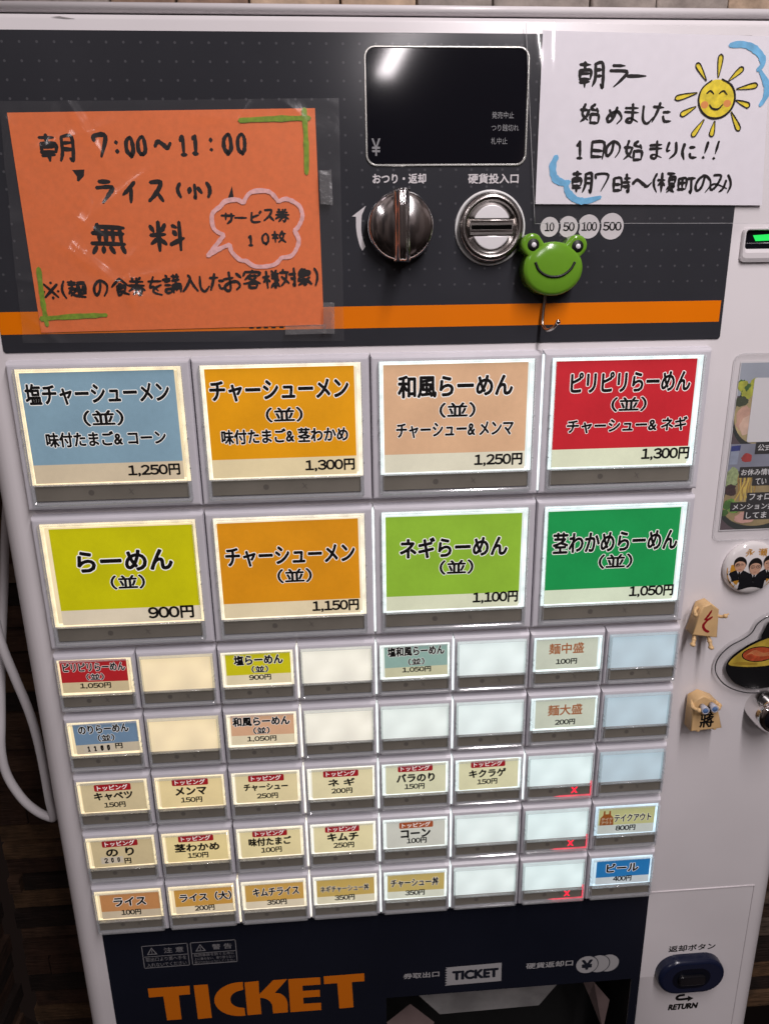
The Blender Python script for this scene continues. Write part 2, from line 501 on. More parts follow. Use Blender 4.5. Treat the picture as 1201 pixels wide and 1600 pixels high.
plank_wall('plank_wall', 'very dark plank wall at far left, turning the corner towards the viewer', lambda a, y, d: (-196 + d, y, -240 + a), 0, 330, -300, 800, 5)
b = MB()
rnd = random.Random(11)
stones = [mat('stone_' + n_, c, 0.85, bump=0.8, bscale=160, bdist=0.002, var=0.3, vscale=70) for n_, c in (('beige', (0.46, 0.34, 0.24)), ('brown', (0.26, 0.17, 0.12)), ('grey', (0.30, 0.26, 0.23)))]
x = -190
while x < 760:
    ln = rnd.uniform(45, 75)
    for k in range(4):
        b.box(x, -292 + k * 26 + 18, x + ln - 1.5, -268 + k * 26 + 18, -262, -240 + rnd.uniform(-4, 4), stones[rnd.randrange(3)], 2)
    x += ln
tag(b.build('stone_ledge'), 'strip of beige and brown stone tiles above the top of the machine', 'stone tiles')

# ------------------------------------------------------------------ ticket machine
tm = thing('ticket_machine', 'large white ramen ticket vending machine with lit coloured menu buttons', 'vending machine', (218, 620, -120))
X0, X1 = -19.0, 450.0
DF = -5.0           # door face
def vprof(x0, x1, y0, y1, left, right, b, m, topround=False):
    """upright slab from h -70 to the door face with rounded upright edges"""
    R = 13
    prof = []
    if left:
        prof += [(x0, -70)] + [(x0 + R - R * math.cos(a), DF - R + R * math.sin(a)) for a in [math.pi / 2 * k / 8 for k in range(9)]]
    else: prof += [(x0, -70), (x0, DF)]
    if right:
        prof += [(x1 - R + R * math.sin(a), DF - R + R * math.cos(a)) for a in [math.pi / 2 * k / 8 for k in range(9)]] + [(x1, -70)]
    else: prof += [(x1, DF), (x1, -70)]
    N = len(prof)
    rows = [(y0, 0)]
    if topround:
        rows = [(y0, 3.0), (y0 + 0.9, 0.9), (y0 + 3, 0.0)]
    rows.append((y1, 0))
    vv = []
    for yy, d in rows: vv += [(px, yy, min(ph, DF - d) if d else ph) for px, ph in prof]
    b.add(vv, [(r * N + i, r * N + (i + 1) % N, (r + 1) * N + (i + 1) % N, (r + 1) * N + i) for r in range(len(rows) - 1) for i in range(N)], m, True)
    b.add(vv[:N], [tuple(range(N))], m); b.add(vv[-N:], [tuple(range(N))[::-1]], m)
SL0, SL1, SY0 = 182.5, 355.0, 433.0
b = MB()
vprof(X0, X1, -151.3, SY0, True, True, b, cab, True)
vprof(X0, SL0, SY0, 620, True, False, b, cab)
vprof(SL1, X1, SY0, 620, False, True, b, cab)
b.box(SL0, 560, SL1, 620, -70, DF, cab)
door = b.build('door', tm)
b = MB(); sc_ = mat('scuff_mark', (.30, .28, .28), .6)
b.poly([(42.0, -149.2), (46, -149.6), (50.5, -148.9), (53, -148.6), (49, -148.5), (45, -149.0)], DF + .03, sc_)
b.build('scuff_mark', tm)
b = MB()
b.box(X0 + 1, -153.0, X1 - 1, 620, -240, -72, cab)
# rounded head rail just above the door
rail = [(-151.9 - 2.2 + 2.2 * math.sin(a) - 0.0, -6.2 - 2.2 + 2.2 * math.cos(a)) for a in [math.pi * (k / 10) for k in range(11)]]
N = 12
b.tube([(X0 + 3, -154.2, -8.5), (X1 - 3, -154.2, -8.5)], 2.1, cab, 20)
b.box(X0 + 2, -156.2, X1 - 2, -152.6, -72, -9, cab)
body = b.build('cabinet', tm)

# upper dark control panel
b = MB()
pl = rrect(-1.2, -144.2, 365.3, -4.4, 1.6)
b.prism(pl, DF, DF + 0.5, panel_m, 0.2, 2)
up = b.build('control_panel', tm, recalc=True)
b = MB()
b.box(-1.0, -24.0, 363.6, -13.3, DF + 0.5, DF + 0.56, orange_dec)
for i, xx in enumerate((120, 123.6, 127.2, 131, 135)): b.box(xx, -15.6, xx + 2.2, -14.0, DF + 0.56, DF + 0.6, ink)
b.build('orange_stripe', up)
# display
b = MB()
o_ = rrect(180.2, -139.0, 257.8, -88.2, 5.0, 6); i_ = rrect(181.2, -138.0, 256.8, -89.2, 4.2, 6)
b.frame(o_, i_, DF + 0.5, DF + 1.1, mat('display_rim', (0.55, 0.55, 0.52), 0.25, 0.8), 0.2)
disp = b.build('display_frame', up, recalc=True)
b = MB()
b.poly(i_, DF + 0.62, black_gloss)
dim = mat('display_print', (0.22, 0.22, 0.23), 0.5)
b.text('¥', 185.2, -96.6, 4.0, 7.4, DF + 0.66, dim, 0.012)
for t, cx, cy, wd in (('発売中止', 245.8, -110.3, 10.6), ('つり銭切れ', 247.0, -104.9, 13.2), ('札中止', 244.3, -99.2, 7.9)):
    b.text(t, cx, cy, wd, 2.9, DF + 0.66, dim)
b.build('display_screen', up)
# lettering on the panel
b = MB()
hl = DF + 0.54
b.text('おつり・返却', 196.2, -82.9, 25.6, 4.3, hl, white_print, 0.028)
b.build('display_caption', up); b = MB()
b.text('硬貨投入口', 242.0, -82.7, 24.6, 4.3, hl, white_print, 0.026)
b.build('coin_caption', up); b = MB()
out_ = smoothcurve([(174.9, -66.0), (174.9, -59.8), (176.2, -53.3), (177.6, -50.4)], 5)
inn = smoothcurve([(179.2, -52.2), (178.0, -55.5), (177.3, -59.9), (177.7, -66.6)], 5)
b.poly(out_ + inn + [(179.8, -70.9), (172.9, -66.1)], hl, white_print)
b.build('turn_arrow', up); b = MB()
for i, (cx, r, t) in enumerate(((270.9, 4.65, '10'), (280.3, 4.95, '50'), (290.7, 5.6, '100'), (302.4, 6.2, '500'))):
    if i == 0: pts = ellipse(cx, -60.5, r, r, 40)
    else:
        pcx, pr = ((270.9, 4.65), (280.3, 4.95), (290.7, 5.6))[i - 1]
        pr += 1.0
        pts = [p for p in ellipse(cx, -60.5, r, r, 60, -180, 180) if math.hypot(p[0] - pcx, p[1] + 60.5) > pr]
        a1 = math.atan2(pts[-1][1] + 60.5, pts[-1][0] - pcx); a0 = math.atan2(pts[0][1] + 60.5, pts[0][0] - pcx)
        pts += [(pcx + pr * math.cos(a1 + (a0 - a1) * k / 10), -60.5 + pr * math.sin(a1 + (a0 - a1) * k / 10)) for k in range(1, 10)]
    b.poly(pts, hl, white_print)
    b.text(t, cx + (0.4 if i else 0), -60.5, (4.6, 5.6, 7.6, 9.2)[i], 3.9, hl + 0.04, ink, 0.03, maxr=2)
b.build('coin_icons', up)
# return knob
kx, ky, kr = 196.3, -61.0, 15.8
b = MB()
b.lathe(kx, ky, [(kr + .3, DF + .5), (kr + .3, 1.2), (kr - .1, 2.6), (kr - 1.0, 3.7), (kr - 2.6, 4.6), (kr - 5, 5.5), (kr - 9, 6.5), (kr - 13, 6.95), (0.001, 7.0)], knob_chrome, 72)
knob = b.build('return_knob', tm)
b = MB()
vv = []
secs = [(-3.9, 6.4), (-2.5, 7.5), (-2.0, 10.5), (-1.1, 11.6), (-0.4, 11.3), (0, 10.9), (0.4, 11.3), (1.1, 11.6), (2.0, 10.5), (2.5, 7.5), (3.9, 6.4)]
for yy, kk in ((-16.6, 0.0), (-16.2, 0.72), (-14.8, 0.95), (-8, 1.0), (0, 1.0), (8, 1.0), (14.8, 0.95), (16.2, 0.72), (16.6, 0.0)):
    vv += [(kx + a, ky + yy, 2.5 + (hh - 2.5) * kk) for a, hh in secs]
N = len(secs)
b.add(vv, [(r * N + i, r * N + i + 1, (r + 1) * N + i + 1, (r + 1) * N + i) for r in range(8) for i in range(N - 1)], knob_chrome, True)
b.build('grip_bar', knob)
# coin inlet
cx, cy = 240.9, -60.2
b = MB()
b.lathe(cx, cy, [(17.5, DF + .5), (17.5, DF + 1.2), (16.3, DF + 1.4), (16.2, DF + .9)], mat('pale_ring', (0.72, 0.72, 0.71), 0.35), 72)
ci = b.build('coin_inlet', tm)
b = MB()
b.lathe(cx, cy, [(16.2, DF + .6), (16.0, -1.2), (15.2, 0.3), (14.0, 1.0), (12.9, 0.7), (12.2, -0.6), (11.9, -1.2), (0.001, -1.2)], steel, 72)
b.build('steel_collar', ci)
b = MB()
for sgn in (-1, 1):
    base = [(cx - 9.0, cy + sgn * 4.2), (cx + 9.0, cy + sgn * 4.2)]
    a = [(cx + 9.6 * math.cos(t), cy + sgn * 10.3 * math.sin(t)) for t in [math.radians(28 + (152 - 28) * k / 18) for k in range(19)]]
    b.prism([(cx - 8.6, cy + sgn * 4.0), (cx + 8.6, cy + sgn * 4.0)] + a, -1.2, -0.3, satin, 0.4)
b.build('inlet_plate', ci, recalc=True)
b = MB()
b.box(cx - 10.8, cy - 3.5, cx + 10.8, cy + 3.5, -1.2, -0.4, steel, 0.25)
b.box(cx - 10.4, cy - 2.9, cx + 10.4, cy - 2.4, -0.4, -0.1, chrome)
b.box(cx - 10.4, cy + 1.3, cx + 10.4, cy + 1.9, -0.4, -0.1, chrome)
b.box(cx - 10.0, cy - 1.1, cx + 10.0, cy + 0.9, -0.4, -0.34, black_hole)
b.build('coin_slot', ci)
# banknote inlet at the right edge
b = MB()
o_ = rrect(370.6, -59.2, 432, -42.6, 2.4, 5); i_ = rrect(372.4, -57.8, 430.4, -49.0, 1.4, 5)
b.frame(o_, i_, DF, DF + 2.2, cab, 0.8)
bi = b.build('banknote_inlet', tm, recalc=True)
b = MB()
b.poly(i_, DF + 0.1, black_gloss)
b.box(373, -52.0, 430, -49.2, DF + .1, DF + 1.2, black_gloss, .3)
b.build('inlet_mouth', bi)
b = MB()
grn = mat('green_lamp', (0.0, 0.25, 0.03), 0.3, emis=(0.03, 0.8, 0.12), estr=0.9)
b.poly([(376.5, -55.6), (391, -56.4), (391, -53.2), (378.2, -52.8)], DF + 0.4, grn)
b.poly([(385.2, -55.2), (388, -55.3), (388, -53.9), (385.4, -53.8)], DF + 0.5, mat('green_core', (0, .3, .05), .3, emis=(0.35, 1, 0.5), estr=1.2))
b.build('green_lamp', bi)

# ---- lower panel with the ticket tray
b = MB()
for r in ((1.0, 356.6, 361.0, SY0), (1.0, SY0, SL0, 560), (SL1, SY0, 361.0, 560)): b.box(*r[:2], r[2], r[3], DF, DF + 0.4, lower_m)
lp = b.build('lower_panel', tm)
b = MB()
hl = DF + 0.46
og = mat('ticket_orange', hx('C86A10'), 0.4)
T = [[(24.7, 408.4), (51.9, 408.7), (51.6, 416.2), (44.2, 416.2), (44.0, 437.5), (34.4, 437.3), (34.0, 416.2), (24.7, 416.2)],
     [(54.6, 408.7), (63.8, 408.8), (64.2, 438.2), (54.9, 438.4)],
     [(88.0, 409.4), (97.3, 409.2), (97.1, 420.8), (107.0, 409.4), (119 - 2.6, 409.4), (107.5, 420.6)] + [(107.5 + 8.0 * math.sin(t), 431 - 10.4 * math.cos(t)) for t in [math.radians(20 + 70 * k / 8) for k in range(9)]] + [(115.3, 438.7), (105.3, 438.7), (105.1, 434)] + [(97.2 + 8 * math.cos(t), 433 - 9.0 * math.sin(t)) for t in [math.radians(5 + 80 * k / 6) for k in range(7)]] + [(97.4, 424.2), (97.4, 438.4), (88.0, 438.5)],
     [(117.0, 409.5), (138.3, 410.0), (138.3, 416.4), (126.2, 416.2), (126.2, 420.8), (137.6, 421.0), (137.6, 427.0), (126.2, 426.8), (126.2, 432.2), (138.0, 432.5), (138.0, 439.0), (117.0, 438.8)],
     [(140.7, 409.5), (168.0, 409.5), (168.0, 416.4), (159.4, 416.3), (160.0, 438.9), (150.3, 439.0), (149.6, 416.3), (140.7, 416.3)]]
C = [(86.9, 408.9)] + [(84.5 + -17.5 * math.sin(t), 423.8 - 14.9 * math.cos(t)) for t in [math.radians(5 + 170 * k / 24) for k in range(25)]] + [(86.6, 438.7), (86.4, 431.8)] + [(85.6 - 8.0 * math.sin(t), 423.8 + 7.6 * math.cos(t)) for t in [math.radians(5 + 170 * k / 16) for k in range(17)]] + [(86.8, 415.6)]
for p in T + [C]: b.poly(p, hl, og)
b.build('large_lettering', lp); b = MB()
dimw = mat('warning_print', (0.20, 0.195, 0.20), 0.5)
for (x0, x1, tt, lines) in ((24.3, 53.8, '注 意', ('取出口より奥へ手を', '入れないでください')), (55.4, 84.8, '警 告', ('転倒事故を防ぐために', '上に乗らない、寄り掛らない', '飛びつかないようにしてください'))):
    y0, y1 = 372.6, 391.4
    for (a, c, d, e_) in ((x0, y0, x1, y0 + .55), (x0, y1 - .55, x1, y1), (x0, y0, x0 + .5, y1), (x1 - .5, y0, x1, y1), (x0, y0 + 9.0, x1, y0 + 9.45)):
        b.poly([(a, c), (d, c), (d, e_), (a, e_)], hl, dimw)
    tx_ = x0 + 6.3
    o3 = [(tx_, y0 + 1.7), (tx_ + 3.4, y0 + 7.6), (tx_ - 3.4, y0 + 7.6)]; i3 = [(tx_, y0 + 2.9), (tx_ + 2.3, y0 + 7.0), (tx_ - 2.3, y0 + 7.0)]
    b.ring(o3, i3, hl + .01, dimw)
    b.poly([(tx_ - .3, y0 + 4.2), (tx_ + .3, y0 + 4.2), (tx_ + .25, y0 + 5.7), (tx_ - .25, y0 + 5.7)], hl, dimw)
    b.poly([(tx_ - .3, y0 + 6.1), (tx_ + .3, y0 + 6.1), (tx_ + .3, y0 + 6.7), (tx_ - .3, y0 + 6.7)], hl, dimw)
    b.text(tt, x0 + 20.2, y0 + 4.9, 12.5, 4.4, hl, dimw, 0.012)
    n_ = len(lines)
    for i, t in enumerate(lines):
        b.text(t, (x0 + x1) / 2, y0 + 9.4 + 9.2 * (i + .5) / n_, 26.0 if n_ == 3 or i == 0 else 25.5, 5.4 / n_ + .6, hl, dimw, 0.0, maxr=2)
    b.build('warning_label', lp); b = MB()
b.text('券取出口', 206.8, 415.0, 24.4, 4.7, hl, mat('grey_print', (0.33, 0.325, 0.33), .5), 0.026)
gp = MATS['grey_print']
tk = [(262.0, 409.4), (262.2, 425.6), (223.4, 426.0)]
for k in range(7):
    tk += [(223.0, 425.6 - k * 2.25), (224.6, 425.6 - k * 2.25 - 1.1)]
tk += [(223.2, 410.0)]
b.poly(tk, hl, gp)
b.text('TICKET', 244.0, 417.7, 31.0, 7.2, hl + .04, mat('panel_ink', (0.010, 0.012, 0.02), .4), 0.06)
b.build('ticket_caption', lp); b = MB()
b.text('硬貨返却口', 295.6, 414.3, 32.6, 4.9, hl, gp, 0.026)
for cxx in (337.0, 330.2, 322.0):
    b.poly(ellipse(cxx, 417.0, 8.2, 8.0), hl + (337 - cxx) * .002, MATS['panel_ink'])
    b.poly(ellipse(cxx, 417.0, 7.6, 7.5), hl + (337 - cxx) * .002 + .01, gp)
b.text('¥', 322.0, 417.0, 7.0, 8.0, hl + .08, MATS['panel_ink'], 0.045)
b.build('coin_return_caption', lp)
# ticket tray recess
b = MB()
dark_tray = mat('tray_dark', (0.005, 0.005, 0.005), 0.5)
a0, a1, c0, c1 = SL0 + .05, SL1 - .05, SY0 + .05, 559.9
b.add([(a0, c0, DF - .05), (a1, c0, DF - .05), (a1, c1, DF - .05), (a0, c1, DF - .05), (a0, c0, -60), (a1, c0, -60), (a1, c1, -60), (a0, c1, -60)],
      [(4, 5, 6, 7), (0, 4, 7, 3), (1, 2, 6, 5), (0, 1, 5, 4), (3, 7, 6, 2)], dark_tray)
tray = b.build('ticket_tray', tm)
b = MB()
pm = mat('tray_plate', (0.40, 0.395, 0.39), 0.38, 0.45, var=.3, vscale=40)
b.prism([(196, 438.5), (318, 436.5), (295.2, 470.6), (222.0, 471.6)], -23, -20, pm, 0.5)
b.build('steel_flap', tray, recalc=True)
b = MB()
pk = mat('tray_pink_sheen', (0.15, 0.11, 0.105), 0.3, var=.25, vscale=30)  # left sheet's pinkish reflection painted as base colour; right facet shares it
b.add([(183, 470, -16), (201, 464, -24), (219, 486, -26), (206, 510, -14)], [(0, 1, 2, 3)], pk)
b.build('tray_facet', tray); b = MB()
b.add([(326, 449.5, -22), (334, 449.5, -18), (347, 468, -18), (344, 497, -18), (334, 470, -24)], [(0, 1, 2, 3, 4)], pk)
b.build('tray_facet', tray)

# ---- return lever and lock at the right
b = MB()
def stadium(x0, x1, y0, y1, n=14):
    r = (y1 - y0) / 2
    return ellipse(x1 - r, (y0 + y1) / 2, r, r, n, -90, 90) + ellipse(x0 + r, (y0 + y1) / 2, r, r, n, 90, 270)
b.prism(stadium(371.6, 419.0, 414.4, 443.6), DF, 2.0, navy, 2.6, 6)
rb = b.build('return_lever_plate', tm)
b = MB()
b.prism(stadium(381.0, 408.4, 420.4, 438.0), 1.95, 2.05, mat('lever_well', (0.003, 0.004, 0.009), 0.3), 0.2)
b.build('lever_well', rb)
b = MB()
b.prism(rrect(385.0, 425.6, 404.6, 433.6, 3.0), 2.0, 4.0, mat('lever_black', (0.006, 0.006, 0.008), 0.12), 1.0, 3)
b.build('lever_button', rb)
b = MB()
hl = DF + 0.05
b.text('返却ボタン', 396.4, 409.4, 33.4, 5.4, hl, ink, 0.03)
b.build('lever_caption', tm); b = MB()
b.text('RETURN', 395.6, 463.2, 20.8, 4.8, hl, ink, 0.06, shear=0.12)
st = smoothcurve([(395.8, 452.4), (392.0, 452.7), (390.3, 454.2), (390.8, 455.9), (393.2, 456.4), (398.6, 456.2)], 6)
lo, hi = [], []
for i, p in enumerate(st):
    q0, q1 = st[max(i - 1, 0)], st[min(i + 1, len(st) - 1)]
    d = Vector((q1[0] - q0[0], q1[1] - q0[1])).normalized()
    lo.append((p[0] - d.y * 1.1, p[1] + d.x * 1.1)); hi.append((p[0] + d.y * 1.1, p[1] - d.x * 1.1))
nn = len(st)
b.add([(x, y, hl) for x, y in lo + hi], [(i, i + 1, nn + i + 1, nn + i) for i in range(nn - 1)], ink)
b.poly([(398.3, 453.5), (402.6, 456.2), (398.5, 459.0)], hl + .01, ink)
b.build('return_mark', tm)
b = MB()   # raised seam of the service hatch
sm_ = mat('hatch_seam', (0.74, 0.70, 0.71), 0.3)
b.box(362.5, 358.2, 434.4, 359.0, DF, DF + .5, sm_, .2)
b.box(434.0, 359.0, 434.5, 600, DF - .02, DF + .12, mat('seam_line', (0.40, 0.37, 0.38), .5))  # upright line of the seam in a darker grey
b.build('hatch_seam', tm)
b = MB()
kx_, ky_ = 420.5, 219.5
b.lathe(kx_, ky_, [(11.6, DF), (11.4, 4), (10.6, 8), (9.4, 10.2), (8.2, 11.0), (7.6, 10.4), (7.4, 9.6)], chrome, 48)
lk = b.build('key_lock', tm)
b = MB()
b.lathe(kx_, ky_, [(7.5, 9.4), (7.3, 10.2), (0.001, 10.4)], black_gloss, 48)
b.build('lock_core', lk)

# ---- menu buttons
ROWY = [0, 80.2, 160.0, 199.9, 239.8, 279.9, 319.9]
LED = {1: (1.0, 0.78, 0.42), 2: (1.0, 0.78, 0.43), 3: (1.0, 0.86, 0.60), 4: (0.98, 0.93, 0.78), 5: (0.86, 0.95, 0.90), 6: (0.84, 0.96, 0.94), 7: (0.80, 0.97, 0.97), 8: (0.62, 0.86, 1.0)}
def diffuser(c, dimmed):
    k = LED[c]
    # LED backlit sheet: the lamps give the light, a little uneven
    return mat('diffuser_%d%s' % (c, 'd' if dimmed else ''), (0.35, 0.35, 0.34), 0.4, emis=k, estr=0.48 if dimmed else 0.74, evar=0.22, evscale=48)
def led_rim(c): return mat('led_edge_%d' % c, (0.6, 0.6, 0.6), 0.3, emis=LED[c], estr=1.05, evar=0.25, evscale=160)
def tinted(a, k): return tuple(x * y for x, y in zip(a, k))
def card_mat(hexc, c, e=0.30):
    # a printed sheet in front of the lamps; backlight put into its emission, tint and strength vary by button
    a = hx(hexc)
    kk = LED[c]; kk = tuple(0.6 + 0.4 * q for q in kk)
    return mat('card_%s_%d_%d' % (hexc, c, round(e * 100)), tuple(min(1, q * 0.62) for q in a), 0.5, emis=tinted(a, kk), estr=e, evar=0.16, evscale=40, var=0.05, vscale=300)
def plate_mesh(wd, ht):
    b = MB()
    x0, x1 = 0.35, wd - 0.35
    vv = [(x0, -1.0, -5), (x1, -1.0, -5), (x1, ht, -5), (x0, ht, -5),
          (x0, -0.2, -1.6), (x1, -0.2, -1.6), (x1, ht, -1.2), (x0, ht, -1.2),
          (x0 + .5, 1.0, -0.2), (x1 - .5, 1.0, -0.2), (x1 - .5, ht - .7, -0.2), (x0 + .5, ht - .7, -0.2),
          (x0 + 1.3, 1.8, 0), (x1 - 1.3, 1.8, 0), (x1 - 1.3, ht - 1.5, 0), (x0 + 1.3, ht - 1.5, 0)]
    ff = []
    for r in range(3):
        for i in range(4):
            j = (i + 1) % 4
            ff.append((r * 4 + i, r * 4 + j, r * 4 + 4 + j, r * 4 + 4 + i))
    ff.append((12, 13, 14, 15)); ff.append((3, 2, 1, 0))
    b.add(vv, ff, platem)
    o = b.build('menu_button'); me = o.data; bpy.data.objects.remove(o)
    return me
def cover_meshes(wd, ht, L):
    ox0, oy0, ox1, oy1 = L['outer']
    b = MB()
    o_ = rrect(ox0, oy0, ox1, oy1, 1.0, 3); i_ = rrect(ox0 + L['rim'], oy0 + L['rim'] * .7, ox1 - L['rim'], L['sb'] + .25, .5, 3)
    b.frame(o_, i_, 0.15, 3.0, clear, 0.5)
    xa = ox0 - .05
    for yy in (0.42, 0.52, 0.74):       # little moulded clips down both sides
        y_ = oy0 + (oy1 - oy0) * yy
        b.box(ox0 - .35, y_, ox0 + .25, y_ + .7, 0.2, 2.4, clear); b.box(ox1 - .25, y_, ox1 + .35, y_ + .7, 0.2, 2.4, clear)
    b.box(i_[0][0] * 0 + ox0 + L['rim'] + .1, L['db'] - .35, ox1 - L['rim'] - .1, L['db'] + .35, 1.4, 2.9, clear, .15)
    o = b.build('clear_cover', recalc=True); m1 = o.data; bpy.data.objects.remove(o)
    b = MB()
    b.poly(rrect(ox0 + L['rim'], oy0 + L['rim'] * .7, ox1 - L['rim'], L['sb'] + .2, .5, 3), 2.7, pane_m)
    o = b.build('front_pane'); m2 = o.data; bpy.data.objects.remove(o)
    b = MB()
    x0, y0, x1, y1 = L['strip']
    b.box(x0, y0, x1, y1, 0.2, 1.0, strip_m, .1)
    r = (y1 - y0) * .17; cyy = (y0 + y1) / 2; c1 = x0 + (x1 - x0) * .36; c2 = x0 + (x1 - x0) * .62
    b.poly(ellipse(c1, cyy, r * 1.15, r * 1.15, 20), 1.03, strip_mark)
    for sg in (-1, 1):
        b.poly([(c2 - r, cyy - sg * r - .3), (c2 - r + .6, cyy - sg * r - .3), (c2 + r, cyy + sg * r + .3), (c2 + r - .6, cyy + sg * r + .3)], 1.03 + .004 * sg, strip_mark)
    o = b.build('indicator_strip'); m3 = o.data; bpy.data.objects.remove(o)
    return m1, m2, m3
LB = dict(outer=(4.2, 2.8, 85.6, 73.2), rim=1.9, sb=71.0, db=62.0, strip=(5.8, 63.0, 83.8, 70.8), dif=(4.6, 3.2, 85.2, 62.4))
LS = dict(outer=(1.9, 2.6, 43.0, 34.2), rim=1.25, sb=32.1, db=24.4, strip=(3.0, 25.0, 42.0, 32.0), dif=(2.2, 2.9, 42.7, 24.8))
PB, PS = plate_mesh(90, 76.0), plate_mesh(45, 36.0)
CB, CS = cover_meshes(90, 76, LB), cover_meshes(45, 36, LS)
CREAM = 'E8DDBE'
